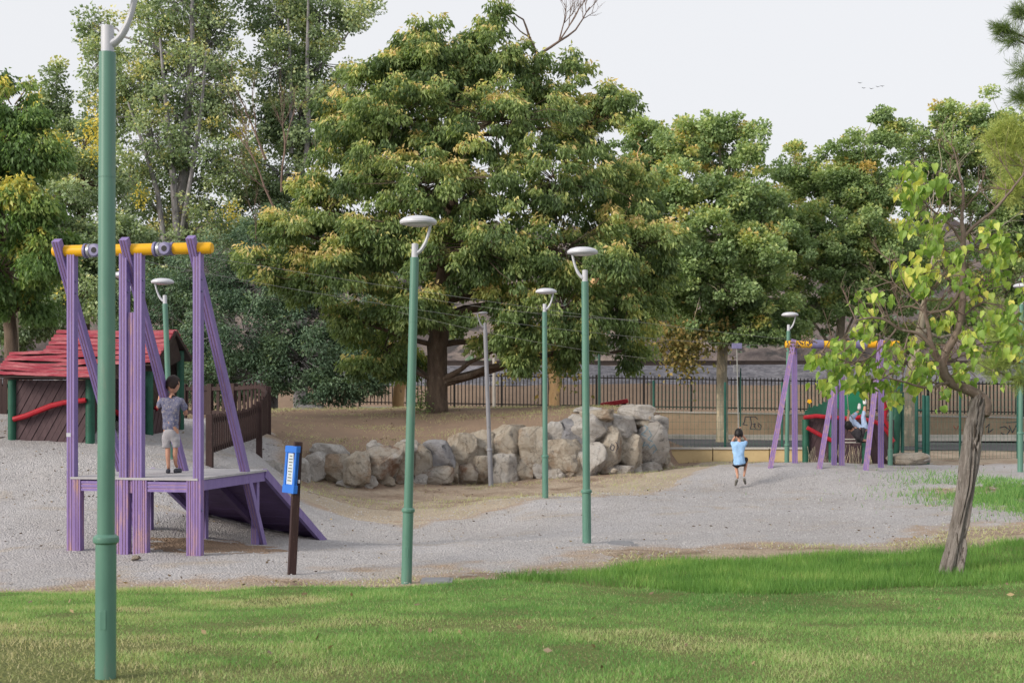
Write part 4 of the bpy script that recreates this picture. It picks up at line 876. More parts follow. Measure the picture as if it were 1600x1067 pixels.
# ---------------------------------------------------------------- people
def skin(name, chains, m, parent, sub=2, smooth=True):
    off = wloc(parent); vs = []; es = []; rs = []; key = {}; roots = []
    for ch in chains:
        prev = None
        for p, r in ch:
            p = Vector(p); k = tuple(round(c, 4) for c in p); r = (r[1], r[0]) if isinstance(r, tuple) else (r, r)
            if k not in key:
                key[k] = len(vs); vs.append(p-off); rs.append(r)
                if prev is None: roots.append(key[k])
            i = key[k]
            if prev is not None: es.append((prev, i))
            prev = i
    me = bpy.data.meshes.new(name); me.from_pydata(vs, es, []); me.materials.append(m)
    o = bpy.data.objects.new(name, me); link(o, parent); sk = o.modifiers.new('skin', 'SKIN'); sk.use_smooth_shade = True
    for i, r in enumerate(rs): me.skin_vertices[0].data[i].radius = r
    for i in roots: me.skin_vertices[0].data[i].use_root = True
    s = o.modifiers.new('sub', 'SUBSURF'); s.levels = sub; s.render_levels = sub
    if name in ('shirt', 'shorts', 'trousers'):
        s.levels = s.render_levels = 3; q = o.modifiers.new('folds', 'DISPLACE'); tx = bpy.data.textures.get('folds') or bpy.data.textures.new('folds', 'CLOUDS'); tx.noise_scale = .09; tx.noise_depth = 2; q.texture = tx; q.strength = .035; q.texture_coords = 'LOCAL'
    return o
def blob(name, c, r, m, parent, seed=0, amp=.0, cut=None, rot=None, sub=3):
    bm = bmesh.new(); bmesh.ops.create_icosphere(bm, subdivisions=sub, radius=1)
    for v in bm.verts:
        q = v.co.copy(); f = 1+amp*(math.sin(q.x*9+seed)*math.sin(q.y*8+seed*2)*math.sin(q.z*7+1)+.5*math.sin(q.x*23+q.z*19+seed))
        v.co = Vector((q.x*r[0], q.y*r[1], q.z*r[2]))*f
        if rot: v.co = rot@v.co
    if cut:
        dl = [v for v in bm.verts if cut(rot.inverted()@v.co if rot else v.co)]; bmesh.ops.delete(bm, geom=dl, context='VERTS')
    me = bpy.data.meshes.new(name); bm.to_mesh(me); bm.free(); me.polygons.foreach_set('use_smooth', [True]*len(me.polygons)); me.materials.append(m)
    o = bpy.data.objects.new(name, me); link(o, parent); o.location = Vector(c)-wloc(parent)
    if cut: q = o.modifiers.new('thick', 'SOLIDIFY'); q.thickness = .012; q.offset = 1
    return o
def head(c, k, face, par, hairm, body=None):
    """c centre, k size, face = unit direction the face looks"""
    f = Vector(face).normalized(); upv = Vector((0, 0, 1)); upv = (upv-f*upv.dot(f)).normalized(); s = f.cross(upv)
    rot = Matrix((s, f, upv)).transposed(); c = Vector(c)
    bm = bmesh.new(); bmesh.ops.create_icosphere(bm, subdivisions=4, radius=1)
    for v in bm.verts:
        x, y, z = v.co; w = .074*(1-.16*max(0, -z)**1.5); q = Vector((x*w, y*.092*(1-.08*max(0, -z)), z*.112))
        if y > 0:
            q.y += .018*math.exp(-((x/.16)**2+((z+.12)/.14)**2)); q.y -= .010*math.exp(-(((abs(x)-.38)/.16)**2+((z-.06)/.1)**2)); q.y += .006*math.exp(-((x/.3)**2+((z+.42)/.08)**2)); q.y += .008*math.exp(-((x/.35)**2+((z+.82)/.2)**2))
        for sg_ in (-1, 1):
            e = math.exp(-(((x-sg_)/.25)**2+((y+.02)/.16)**2+((z+.05)/.22)**2)); q.x += sg_*.017*e
        v.co = q*k
    me = bpy.data.meshes.new('head'); bm.to_mesh(me); bm.free(); me.polygons.foreach_set('use_smooth', [True]*len(me.polygons)); me.materials.append(M['skin'])
    o = bpy.data.objects.new('head', me); link(o, par); o.matrix_local = Matrix.Translation(c-wloc(par))@rot.to_4x4()
    h = blob('hair', (0, 0, 0), (.083*k, .101*k, .122*k), M[hairm], None, 3, .02, cut=lambda v: v.z < -.062*k or (v.y > .035*k and v.z < .045*k) or (v.z < -.0*k and v.y > -.015*k)); h.parent = par; h.matrix_local = Matrix.Translation(c-wloc(par)+rot@Vector((0, -.004, .006))*k)@rot.to_4x4()
    for sx in (-1, 1):
        b = blob('eye', (0, 0, 0), (.011*k, .006*k, .007*k), M['hair_black'], None, sub=2); b.parent = par; b.matrix_local = Matrix.Translation(c-wloc(par)+rot@Vector((sx*.028, .080, .006))*k)@rot.to_4x4()
    b = blob('mouth', (0, 0, 0), (.019*k, .005*k, .004*k), M['red_rail'], None, sub=2); b.parent = par; b.matrix_local = Matrix.Translation(c-wloc(par)+rot@Vector((0, .086, -.048))*k)@rot.to_4x4()
def hand(chains, w, d, k, curl):
    """palm+fingers as chains: w wrist, d direction, curl = direction the fingers bend to"""
    d = Vector(d).normalized(); c = Vector(curl); c = (c-d*c.dot(d)).normalized(); s = d.cross(c); w = Vector(w)
    palm = w+d*.045*k; out = [[(w, .017*k), (palm, (.026*k, .014*k)), (palm+d*.02*k, (.025*k, .012*k))]]
    for i, (o_, L) in enumerate(((-.021, .036), (-.007, .043), (.007, .041), (.020, .032))):
        b = palm+d*.018*k+s*o_*k; m1 = b+(d*.75+c*.5).normalized()*L*k*.55; m2 = m1+(d*.1+c).normalized()*L*k*.5; e = m2+(-d*.7+c*.5).normalized()*L*k*.4
        out.append([(b-d*.012*k, .0075*k), (b, .0075*k), (m1, .007*k), (m2, .0065*k), (e, .0055*k)])
    t0 = w+d*.018*k-s*.016*k; out.append([(t0, .009*k), (t0-s*.022*k+c*.012*k+d*.014*k, .008*k), (t0-s*.024*k+c*.034*k+d*.026*k, .0065*k)])
    return out
# boy on the deck, seen from behind
Y1 = 19.4
def A(px, py, dy=0): return P(px, py, Y1)+Vector((0, dy, 0))
bt = P(268, 735, Y1); bt.z = DZ
b1 = thing('person', bt, 'boy in patterned blue shirt and pale shorts standing on the tower deck, back turned', 'person')
k = .86; neckp = A(268, 617); chest = A(267, 631); waist = A(267, 652); pel = A(267, 668)
shL, shR = A(252.5, 624, .0), A(284, 626, .01); elL, elR = A(243.5, 637, .12), A(288.5, 645, .08); wrL, wrR = A(243, 615, .27), A(283, 645, .27)
hipL, hipR = A(259.5, 671), A(275, 671); knL, knR = A(262, 701, .015), A(273.5, 700, .03); anL, anR = A(264, 728, -.03), A(273, 725, .05)
body = [[(A(269, 605, .015), .035), (neckp, .033), (chest, (.075, .04)), (waist, (.07, .045)), (pel, (.078, .055)), (hipL, .052), (knL, .036), (A(263, 712, -.02), .036), (anL, .024), (anL+Vector((-.005, .03, -.035)), .024), (anL+Vector((-.008, .06, -.045)), .018)],
        [(pel, (.08, .06)), (hipR, .052), (knR, .036), (A(273, 711, 0.02), .036), (anR, .024), (anR+Vector((.01, .03, -.035)), .024), (anR+Vector((.012, .06, -.045)), .018)],
        [(chest, (.075, .04)), (shL, .034), (elL, .028), (wrL, .018)], [(chest, (.075, .04)), (shR, .034), (elR, .028), (wrR, .018)]]
body += hand([], wrL, wrL-elL, .85, (1, -.1, .0))+hand([], wrR, wrR-elR, .85, (-.5, .2, -.6))
skin('body', body, M['skin'], b1)
head(A(270.5, 601.5, .01), 1.0, (.62, .78, -.1), b1, 'hair')
skin('shirt', [[(A(268.5, 618.5), (.055, .05)), (A(267.5, 624), (.115, .085)), (A(267, 640), (.125, .092)), (A(267, 656), (.115, .08)), (A(266.5, 669), (.118, .082)), (A(266.5, 673), (.112, .078))],
     [(A(267.5, 624), (.115, .085)), (A(253.5, 625), .05), (A(248.5, 631.5, .06), .048), (A(246.5, 635, .09), .045)], [(A(267.5, 624), (.115, .085)), (A(283, 627), .05), (A(287, 637, .04), .047), (A(287.8, 641.5, .06), .044)]], M['shirt_pat'], b1)
skin('shorts', [[(A(266.5, 666), (.105, .075)), (A(266.5, 676), (.108, .08)), (A(259, 684), .066), (A(260.5, 698, .01), .060), (A(260.7, 700.5, .01), .057)], [(A(266.5, 676), (.108, .08)), (A(274.5, 684), .066), (A(275, 697, .02), .060), (A(275, 699.5, .02), .057)]], M['shorts_grey'], b1)
for a_, q in ((anL, -.02), (anR, .04)):
    z = DZ+.03; p = Vector((a_.x, a_.y-.015, z)); skin('shoe', [[(p+Vector((0, -.03, 0)), (.036, .033)), (p+Vector((q*.3, .04, 0)), (.036, .030)), (p+Vector((q, .125, -.003)), (.038, .024)), (p+Vector((q*1.2, .15, -.005)), (.028, .02))]], M['shoe_dark'], b1)
# riding boy
Y2 = 30.4
def B_(px, py, dy=0): return P(px, py, Y2)+Vector((0, dy, 0))
b2 = thing('person', B_(1157, 757), 'boy in light blue shirt and black shorts riding the zip line seat, back turned', 'person')
pel = B_(1155, 722); ch = B_(1154, 698); nk = B_(1155, 687)
wl_, wr_ = B_(1157.5, 672, .2), B_(1159.5, 676, .2); hl, hr = B_(1151, 724), B_(1160, 722); kl, kr = B_(1153, 727, .30), B_(1170, 717, .26)
al, ar_ = B_(1154, 745, .12), B_(1164.5, 742, .14)
bod = [[(B_(1155.5, 680), .035), (nk, .033), (ch, (.09, .055)), (pel, (.085, .06)), (hl, .052), (kl, .040), (al.lerp(kl, .5)+Vector((0, -.02, 0)), .036), (al, .025), (al+Vector((0, .03, -.04)), .024)], [(pel, (.085, .06)), (hr, .052), (kr, .040), (ar_.lerp(kr, .5), .036), (ar_, .025), (ar_+Vector((0, .03, -.04)), .024)],
       [(ch, (.09, .055)), (B_(1145, 692), .037), (B_(1146, 690, .17), .028), (wl_, .018)], [(ch, (.09, .055)), (B_(1164, 692), .037), (B_(1168, 688, .14), .028), (wr_, .018)]]
bod += hand([], wl_, (0.2, .2, 1), .85, (1, 0, 0))+hand([], wr_, (-.2, .2, 1), .85, (-1, 0, 0)); skin('body', bod, M['skin'], b2)
head(B_(1154.3, 678.5, .01), .98, (.15, .97, .1), b2, 'hair_black')
skin('shirt', [[(B_(1154.5, 688.5), (.06, .045)), (B_(1154.5, 693), (.12, .065)), (B_(1153.5, 706), (.128, .085)), (B_(1154.5, 718), (.135, .10)), (B_(1155.5, 724), (.135, .11)), (B_(1156, 726.5), (.12, .10))], [(B_(1154.5, 693), (.12, .065)), (B_(1144.8, 693), .05), (B_(1145.5, 693, .11), .046)], [(B_(1154.5, 693), (.12, .065)), (B_(1164, 693), .05), (B_(1166, 690.5, .09), .046)]], M['shirt_blue'], b2)
skin('shorts', [[(B_(1155.5, 722), (.10, .08)), (B_(1150.5, 724, .05), .068), (B_(1151.5, 728, .24), .056)], [(B_(1155.5, 722), (.10, .08)), (B_(1162, 721, .05), .074), (B_(1168.5, 717.5, .22), .06)]], M['shorts_black'], b2)
for p, q in ((B_(1152.5, 751, .12), Vector((-.01, .10, -.09))), (B_(1164, 749, .14), Vector((.045, .09, -.09)))):
    skin('shoe', [[(p+Vector((0, -.03, .02)), (.036, .036)), (p+q*.4, (.036, .032)), (p+q, (.038, .026)), (p+q*1.2, (.028, .02))]], M['shoe_grey'], b2)
def nearest(pts, x): 
    for a, b in zip(pts[:-1], pts[1:]):
        if a.x <= x <= b.x: return a.lerp(b, (x-a.x)/(b.x-a.x))
def trolley(par_label, pts, x, seatp, lab):
    c = nearest(pts, x); t = thing('hanging_swing', c, lab, 'swing seat'); mb = MB(); mb.box(c+Vector((0, 0, -.04)), (.22, .06, .12)); obj('trolley', mb, M['housing'], t, bevel=.01)
    mb = MB(); mb.tube([c+Vector((0, 0, -.08)), seatp], .011, 8); obj('rope', mb, M['rope'], t)
    mb = MB(); mb.lathe(seatp, [(.05, -.03), (.14, -.025), (.15, 0), (.12, .02), (.04, .03)], 20); obj('seat_disc', mb, M['black'], t, smooth=True)
c = nearest(CB[0], B_(1158.5, 680).x)
trolley('', CB[0], B_(1158.5, 680).x, B_(1157.5, 727, .22), 'black disc seat on a rope carrying the boy in light blue')
# reclining rider in the far frame
Y3 = 33.2
def D_(px, py, dy=0): return P(px, py, Y3)+Vector((0, dy, 0))
b3 = thing('person', D_(1343, 685), 'person in dark shirt and pale jeans lying back on the swing seat, legs raised', 'person')
pel = D_(1350, 677, .1); ch = D_(1336, 676, 0); nk = D_(1330, 672, -.02); wl_ = D_(1327.5, 646, .1)
fa, fb_ = D_(1347, 642, .3), D_(1356, 634, .28)
bod = [[(D_(1327, 669, -.03), .04), (nk, .04), (ch, (.12, .08)), (pel, (.11, .09)), (D_(1346, 671, .12), .07), (D_(1333, 654, .25), .048), (D_(1340, 648, .28), .045), (fa, .03)], [(pel, (.11, .09)), (D_(1354, 671, .12), .07), (D_(1352, 653, .22), .048), (D_(1355, 643, .26), .045), (fb_, .03)],
       [(ch, (.12, .08)), (D_(1332, 668, .02), .045), (D_(1325, 658, .05), .033), (wl_, .022)], [(ch, (.12, .08)), (D_(1341, 682, -.04), .045), (D_(1349, 688, .0), .033), (D_(1355, 688, .06), .024)]]
bod += hand([], wl_, (.1, 0, 1), 1.0, (-1, 0, 0))+hand([], D_(1355, 688, .06), (1, .2, .1), 1.0, (0, 0, 1)); skin('body', bod, M['skin'], b3)
head(D_(1325.5, 666, -.02), 1.0, (.35, .8, .45), b3, 'hair_black')
skin('shirt', [[(D_(1331, 673, -.01), (.08, .06)), (D_(1335, 676, 0), (.155, .105)), (D_(1343, 678, .04), (.16, .12)), (D_(1351, 679, .08), (.13, .11))], [(D_(1335, 676, 0), (.155, .105)), (D_(1331, 668, .02), .065), (D_(1328, 663, .04), .055)], [(D_(1335, 676, 0), (.155, .105)), (D_(1342, 683, -.03), .065), (D_(1348, 688, -.01), .052)]], M['shirt_dark'], b3)
skin('trousers', [[(D_(1350, 678, .1), (.12, .10)), (D_(1345, 669, .14), .085), (D_(1333.5, 654, .25), .062), (D_(1340, 648.5, .28), .055), (D_(1344, 645, .29), .048)], [(D_(1350, 678, .1), (.12, .10)), (D_(1354, 669, .14), .085), (D_(1352, 654, .22), .062), (D_(1355, 641, .27), .05)]], M['jeans'], b3)
for p, q in ((fa+Vector((.0, 0, .02)), Vector((.02, .05, .12))), (fb_+Vector((0, 0, .02)), Vector((.0, .05, .14)))):
    skin('shoe', [[(p, (.05, .05)), (p+q*.6, (.05, .045)), (p+q*1.3, (.035, .03))]], M['shoe_white'], b3)
c = nearest(CB[1], D_(1317, 600).x); t = thing('hanging_swing', c, 'black disc seat on a slanting rope carrying the person lying back', 'swing seat')
mb = MB(); mb.box(c+Vector((0, 0, -.04)), (.22, .06, .12)); obj('trolley', mb, M['housing'], t, bevel=.01)
mb = MB(); sp_ = D_(1350, 688, .18); mb.tube([c+Vector((0, 0, -.08)), D_(1328, 643, .14), D_(1340, 662, .2), sp_], .012, 8); obj('rope', mb, M['rope'], t)
mb = MB(); mb.lathe(sp_+Vector((0, 0, -.03)), [(.05, -.03), (.14, -.025), (.15, 0), (.12, .02), (.04, .03)], 20); obj('seat_disc', mb, M['black'], t, smooth=True)
# ---------------------------------------------------------------- trees
def unit(v): return v/np.maximum(np.linalg.norm(v, axis=-1, keepdims=True), 1e-9)
def leaves(name, Cn, D, size, wr, tint, m, parent, fold=.25, curve=.0, kind='stuff'):
    """one folded kite (4 triangles) per leaf"""
    n = len(Cn); S_ = unit(np.cross(D, rng.normal(0, 1, (n, 3)))); Nn = np.cross(D, S_); L = size[:, None]
    A = Cn; T = Cn+D*L+Nn*L*curve*-.3; mid = Cn+D*L*.42; B1 = mid+S_*L*wr*.5+Nn*L*fold*wr; B2 = mid-S_*L*wr*.5+Nn*L*fold*wr
    V = np.stack([A, B1, T, B2], 1).reshape(-1, 3); i = np.arange(n)[:, None]*4
    Fc = np.concatenate([i+np.array([[0, 1, 2]]), i+np.array([[0, 2, 3]])], 1).reshape(-1, 3)
    o = npmesh(name, V, Fc, m, parent, {'tint': np.repeat(np.clip(tint, 0, 1), 4)}); return tag(o, kind=kind) if kind else o
def curvepts(a, b, bend, n=7, seed=0):
    rr = random.Random(seed); a = Vector(a); b = Vector(b); L = (b-a).length; off = Vector((rr.uniform(-1, 1), rr.uniform(-1, 1), rr.uniform(-.2, .8)))*L*bend; out = []
    for i in range(n+1):
        t = i/n; p = a.lerp(b, t)+off*math.sin(math.pi*t)
        if 0 < i < n: p += Vector((rr.uniform(-1, 1), rr.uniform(-1, 1), rr.uniform(-1, 1)))*L*.02
        out.append(p)
    return out
def tree(name, label, base, trunk, lobes, nleaf, size, wr, hang, lm, bm_, clr, cpm, seed, tipt=.0, group=None, depth=.85, tbias=.42, twig=True, trunkr=None, limbs=True, spread=1.0, tvar=.16, category='tree', upt=.25, sub=None, flat=.7, jit=.0):
    """lobes (px,py,rx,ry,Y); everything is placed at its own depth"""
    global rng
    rng = np.random.default_rng(seed); t = thing(name, Vector(base), label, category, group)
    if trunk:
        pts = [Vector(p) for p, r in trunk]; rs = [r for p, r in trunk]
        pp = []; rr_ = []
        for (a, ra), (b, rb) in zip(trunk[:-1], trunk[1:]):
            for k in range(4): s = k/4; pp.append(Vector(a).lerp(Vector(b), s)+Vector((random.uniform(-1, 1), random.uniform(-1, 1), 0))*ra*.1); rr_.append(ra+(rb-ra)*s)
        pp.append(Vector(trunk[-1][0])); rr_.append(trunk[-1][1])
        mb = MB(); mb.tube(pp, rr_, 18, wob=.05, seed=seed); obj('trunk', mb, bm_, t, smooth=True)
    L = np.array(lobes, float); Y = L[:, 4]; s = Y/F
    Cc = np.c_[(L[:, 0]-800)*s, Y, ZC-(L[:, 1]-620)*s]; Rr = np.c_[L[:, 2]*s, np.minimum(L[:, 2], L[:, 3]*1.3)*s*depth, L[:, 3]*s]
    if limbs and trunk:
        for i in range(min(len(L), 43)):
            src = min(range(len(trunk)), key=lambda j: (Vector(trunk[j][0])-Vector(Cc[i])).length-Vector(trunk[j][0]).z*.35+(9 if Vector(trunk[j][0]).z > Cc[i][2]-.1 and j > 0 and Vector(trunk[j-1][0]).z > .5 else 0))
            if src == 0: src = min(1, len(trunk)-1)
            p, r = trunk[src]; r0 = min(r*.6, .03+.02*np.linalg.norm(Vector(Cc[i])-Vector(p))); cp = curvepts(p, Cc[i], .10, 7, seed+i); mb = MB(); mb.tube(cp, [r0*(1-j/7*.75) for j in range(8)], 8, wob=.05); obj('limb', mb, bm_, t, smooth=True)
    area = L[:, 2]*L[:, 3]*s*s; ncl = np.maximum((area*cpm).astype(int), 5); 
    idx = np.repeat(np.arange(len(L)), ncl); K = len(idx); d = unit(rng.normal(0, 1, (K, 3))); rad = rng.uniform(.35, 1, K)**.6
    cc = Cc[idx]+d*Rr[idx]*rad[:, None]*(1+jit*rng.normal(0, 1, (K, 1))); 
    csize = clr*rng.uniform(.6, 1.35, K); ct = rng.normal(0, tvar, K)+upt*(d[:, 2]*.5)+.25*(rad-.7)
    per = np.maximum((nleaf*csize**2/np.sum(csize**2)).astype(int), 3); ii = np.repeat(np.arange(K), per); n = len(ii)
    o = unit(rng.normal(0, 1, (n, 3)))*(rng.uniform(0, 1, n)**.5)[:, None]; o[:, 2] *= flat
    if hang > .5: o[:, 2] -= .35*(o[:, 0]**2+o[:, 1]**2)
    pos = cc[ii]+o*csize[ii][:, None]*spread
    D = unit(o+d[ii]*.6+rng.normal(0, .55, (n, 3))+np.array([0, 0, -1])*hang*2.0)
    # inflorescence-like young tips on the top of clumps
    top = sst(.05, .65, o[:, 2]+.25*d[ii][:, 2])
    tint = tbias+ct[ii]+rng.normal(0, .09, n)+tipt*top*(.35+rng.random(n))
    leaves('foliage', pos, D, size*rng.uniform(.6, 1.25, n), wr, tint, lm, t, curve=.6 if hang > .5 else 0)
    if twig:
        V = []; 
        a = Cc[idx]+(cc-Cc[idx])*.15; b = cc; dirv = unit(b-a); e1 = unit(np.cross(dirv, rng.normal(0, 1, (K, 3)))); e2 = np.cross(dirv, e1); mid = (a+b)/2+rng.normal(0, .06, (K, 3))*np.linalg.norm(b-a, axis=1)[:, None]
        rings = []
        for p, r in ((a, .026), (mid, .018), (b, .006)):
            for q in range(3): an = q*2*math.pi/3; rings.append(p+(e1*math.cos(an)+e2*math.sin(an))*r*(clr/.5))
        V = np.stack(rings, 1).reshape(-1, 3); base_ = np.arange(K)[:, None]*9; Q = []
        for k in range(2):
            for q in range(3): Q.append(base_+np.array([[k*3+q, k*3+(q+1) % 3, (k+1)*3+(q+1) % 3, (k+1)*3+q]]))
        tag(npmesh('twigs', V, np.concatenate(Q, 0), bm_, t), kind='stuff')
    return t
def twigtree(a, d, L, r, depth, mb, rr, up=.25, spread=.5, kids=(2, 3), leafpts=None):
    pts = [Vector(a)]; d = Vector(d).normalized(); n = 4
    for i in range(n):
        d = (d+Vector((rr.uniform(-1, 1), rr.uniform(-1, 1), rr.uniform(-1, 1)))*.13+Vector((0, 0, up*.12))).normalized(); pts.append(pts[-1]+d*L/n)
    mb.tube(pts, [r*(1-.45*i/n) for i in range(n+1)], 5 if r > .01 else 4)
    if leafpts is not None and depth <= 1: leafpts.append(pts[-1])
    if depth <= 0: return
    for i in range(rr.randint(*kids)):
        j = rr.randint(2, n); nd = (d+Vector((rr.uniform(-1, 1), rr.uniform(-1, 1), rr.uniform(-.5, 1)))*spread).normalized()
        twigtree(pts[j], nd, L*rr.uniform(.55, .8), r*.55, depth-1, mb, rr, up, spread, kids, leafpts)

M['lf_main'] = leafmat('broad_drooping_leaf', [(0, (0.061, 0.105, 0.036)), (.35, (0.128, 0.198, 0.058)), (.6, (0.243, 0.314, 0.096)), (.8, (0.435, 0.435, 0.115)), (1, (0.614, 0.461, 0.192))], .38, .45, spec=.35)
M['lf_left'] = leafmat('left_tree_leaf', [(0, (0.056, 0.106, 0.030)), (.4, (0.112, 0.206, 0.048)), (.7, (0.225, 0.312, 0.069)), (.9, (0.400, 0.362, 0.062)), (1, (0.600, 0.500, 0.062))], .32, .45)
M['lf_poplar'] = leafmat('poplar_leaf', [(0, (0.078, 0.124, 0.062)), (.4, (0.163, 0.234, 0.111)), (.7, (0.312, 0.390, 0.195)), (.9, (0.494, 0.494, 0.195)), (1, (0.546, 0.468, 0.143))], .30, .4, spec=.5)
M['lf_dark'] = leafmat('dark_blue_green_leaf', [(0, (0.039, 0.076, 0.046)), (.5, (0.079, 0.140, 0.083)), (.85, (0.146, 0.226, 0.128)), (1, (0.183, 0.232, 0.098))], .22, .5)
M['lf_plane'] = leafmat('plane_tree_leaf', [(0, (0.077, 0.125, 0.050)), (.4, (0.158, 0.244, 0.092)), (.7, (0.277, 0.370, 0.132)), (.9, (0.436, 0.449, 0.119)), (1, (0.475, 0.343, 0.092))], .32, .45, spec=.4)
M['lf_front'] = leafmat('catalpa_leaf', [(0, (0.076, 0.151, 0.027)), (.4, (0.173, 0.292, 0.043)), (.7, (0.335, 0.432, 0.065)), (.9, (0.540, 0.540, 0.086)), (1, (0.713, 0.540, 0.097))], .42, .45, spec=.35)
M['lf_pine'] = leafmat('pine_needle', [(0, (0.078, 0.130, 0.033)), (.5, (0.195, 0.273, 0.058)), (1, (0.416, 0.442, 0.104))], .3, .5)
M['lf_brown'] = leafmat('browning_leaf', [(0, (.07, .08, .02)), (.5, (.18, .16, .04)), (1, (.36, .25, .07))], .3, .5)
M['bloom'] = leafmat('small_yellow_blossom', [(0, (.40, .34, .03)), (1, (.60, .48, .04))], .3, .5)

# big central tree
Ym = 40; b0 = P(683, 642, Ym)
trk = [(P(683, 650, Ym), .36), (P(682, 640, Ym), .32), (P(683, 600, Ym), .285), (P(684, 540, Ym), .275), (P(686, 500, Ym), .30), (P(690, 470, Ym), .29), (P(698, 420, Ym), .27), (P(705, 330, Ym), .2), (P(712, 220, Ym), .12), (P(715, 120, Ym), .05)]
lob = [(690, 92, 95, 45, 40), (585, 125, 60, 45, 40.5), (640, 60, 35, 24, 40), (752, 48, 24, 30, 40), (800, 100, 60, 42, 40), (895, 108, 35, 20, 40.5), (620, 185, 110, 65, 39), (775, 190, 115, 62, 38.5), (925, 195, 58, 48, 40), (540, 255, 55, 42, 39.5), (690, 285, 140, 72, 37.8), (870, 285, 105, 70, 38.2), (965, 300, 62, 60, 40),
       (505, 330, 75, 42, 39.5), (450, 410, 68, 40, 39.5), (590, 380, 95, 55, 38), (740, 385, 120, 62, 37.6), (880, 390, 105, 62, 38), (990, 380, 66, 52, 39), (500, 440, 80, 38, 38.6), (560, 500, 64, 34, 38.8), (600, 545, 50, 34, 39.6), (650, 480, 60, 30, 38.2), (795, 480, 60, 34, 38), (880, 480, 80, 48, 38), (970, 470, 64, 50, 39), (985, 545, 30, 36, 40), (800, 540, 32, 30, 38.6), (900, 545, 46, 28, 39), (720, 440, 60, 30, 41), (640, 560, 26, 36, 41), (855, 520, 30, 24, 41), (1035, 420, 26, 30, 39.5), (530, 175, 40, 28, 40.5), (440, 355, 40, 26, 39), (700, 140, 60, 34, 40), (640, 110, 50, 34, 40.4), (740, 95, 45, 34, 40.4), (860, 150, 50, 34, 40.2), (950, 160, 36, 26, 40.4), (570, 210, 50, 34, 40.2), (500, 290, 46, 30, 40), (700, 230, 80, 34, 39.5)]
_r = random.Random(3)
for _i in range(46):
    _b = lob[_r.randrange(43)]; lob.append((_b[0]+_r.uniform(-.9, .9)*_b[2], _b[1]+_r.uniform(-.8, .8)*_b[3], _r.uniform(22, 40), _r.uniform(18, 32), _b[4]-_r.uniform(-.3, 1.0)))
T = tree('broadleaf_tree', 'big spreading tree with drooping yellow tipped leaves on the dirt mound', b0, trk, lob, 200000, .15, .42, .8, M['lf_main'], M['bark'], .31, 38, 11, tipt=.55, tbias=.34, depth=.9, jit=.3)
mb = MB(); rr = random.Random(4)
twigtree(P(838, 84, 40), (-.35, 0, 1), 1.0, .045, 4, mb, rr, .5, .75, (2, 4)); twigtree(P(845, 84, 40), (.9, 0, .55), 1.25, .045, 4, mb, rr, .5, .65, (3, 4)); mb.tube([P(830, 130, 40), P(840, 84, 40)], [.05, .045], 6)
tag(obj('bare_branches', mb, M['twig'], T), 'bare leafless branches sticking out of the crown top')
mb = MB(); rr = random.Random(9)
for px, py in ((640, 400), (630, 380), (600, 375), (420, 300), (400, 380)): twigtree(P(px, py, 38.2), (rr.uniform(-1, 1), -.3, .8), .8, .018, 4, mb, rr, .3, .8)
tag(obj('dead_twigs', mb, M['twig'], T), kind='stuff')
mb = MB(); rr = random.Random(5)
for k in range(3): pass
w = thing('shrub', P(657, 640, 39.4), 'small green shoot growing at the left foot of the big trunk', 'shrub')
n = 260; q = rng.normal(0, 1, (n, 3))*np.array([.12, .12, .26])+np.array(P(657, 632, 39.4)); leaves('foliage', q, unit(rng.normal(0, 1, (n, 3))+np.array([0, 0, .8])), rng.uniform(.06, .11, n), .5, rng.uniform(0, .6, n), M['lf_main'], w)
mb = MB(); mb.tube([P(657, 644, 39.4), P(657, 622, 39.4)], .012, 5); obj('stem', mb, M['twig'], w)

# poplars
def pl(px, Y, py0=660): return P(px, py0, Y)
def ptr(pts, Y): return [(P(x, y, Y), r) for x, y, r in pts]
PG = 'poplars behind the playground'
PGR = {}
lob = [(290, -90, 70, 60, 58), (285, 10, 66, 66, 58), (240, 60, 42, 60, 57.5), (330, 60, 45, 70, 58.5), (290, 130, 80, 70, 57.5), (215, 130, 50, 60, 57.5), (160, 90, 36, 55, 58), (150, 40, 26, 34, 58), (345, 160, 50, 60, 58), (170, 180, 50, 50, 57.5), (240, 220, 70, 55, 57), (320, 240, 60, 55, 57), (360, 270, 40, 45, 57), (200, 290, 80, 55, 57), (300, 330, 46, 45, 58.2), (240, 380, 90, 50, 57), (340, 350, 50, 45, 56.6), (200, 440, 90, 50, 56)]
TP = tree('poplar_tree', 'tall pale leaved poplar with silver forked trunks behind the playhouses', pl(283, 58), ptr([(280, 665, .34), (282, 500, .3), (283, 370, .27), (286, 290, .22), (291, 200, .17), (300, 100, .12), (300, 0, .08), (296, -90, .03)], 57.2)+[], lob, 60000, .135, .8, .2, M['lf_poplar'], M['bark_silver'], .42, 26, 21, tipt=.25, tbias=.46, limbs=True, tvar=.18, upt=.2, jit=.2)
for pts in ([(278, 380, .16), (272, 300, .14), (268, 240, .12), (258, 150, .08), (250, 60, .04)], [(282, 370, .1), (300, 270, .09), (315, 170, .07), (322, 80, .04)], [(262, 420, .13), (246, 300, .1), (225, 230, .07), (200, 160, .04)]):
    mb = MB(); mb.tube([P(x, y, 56.6) for x, y, r in pts], [r for x, y, r in pts], 8, wob=.06); obj('limb', mb, M['bark_silver'], TP, smooth=True)
lob = [(470, -60, 60, 60, 60), (430, 20, 52, 60, 60), (500, 20, 52, 52, 60), (555, 30, 40, 34, 60), (430, 110, 52, 60, 59.5), (500, 100, 46, 50, 60), (410, 190, 45, 50, 59.5), (470, 190, 60, 60, 59.5), (440, 270, 60, 55, 59), (400, 320, 50, 55, 59), (520, 180, 40, 60, 60)]
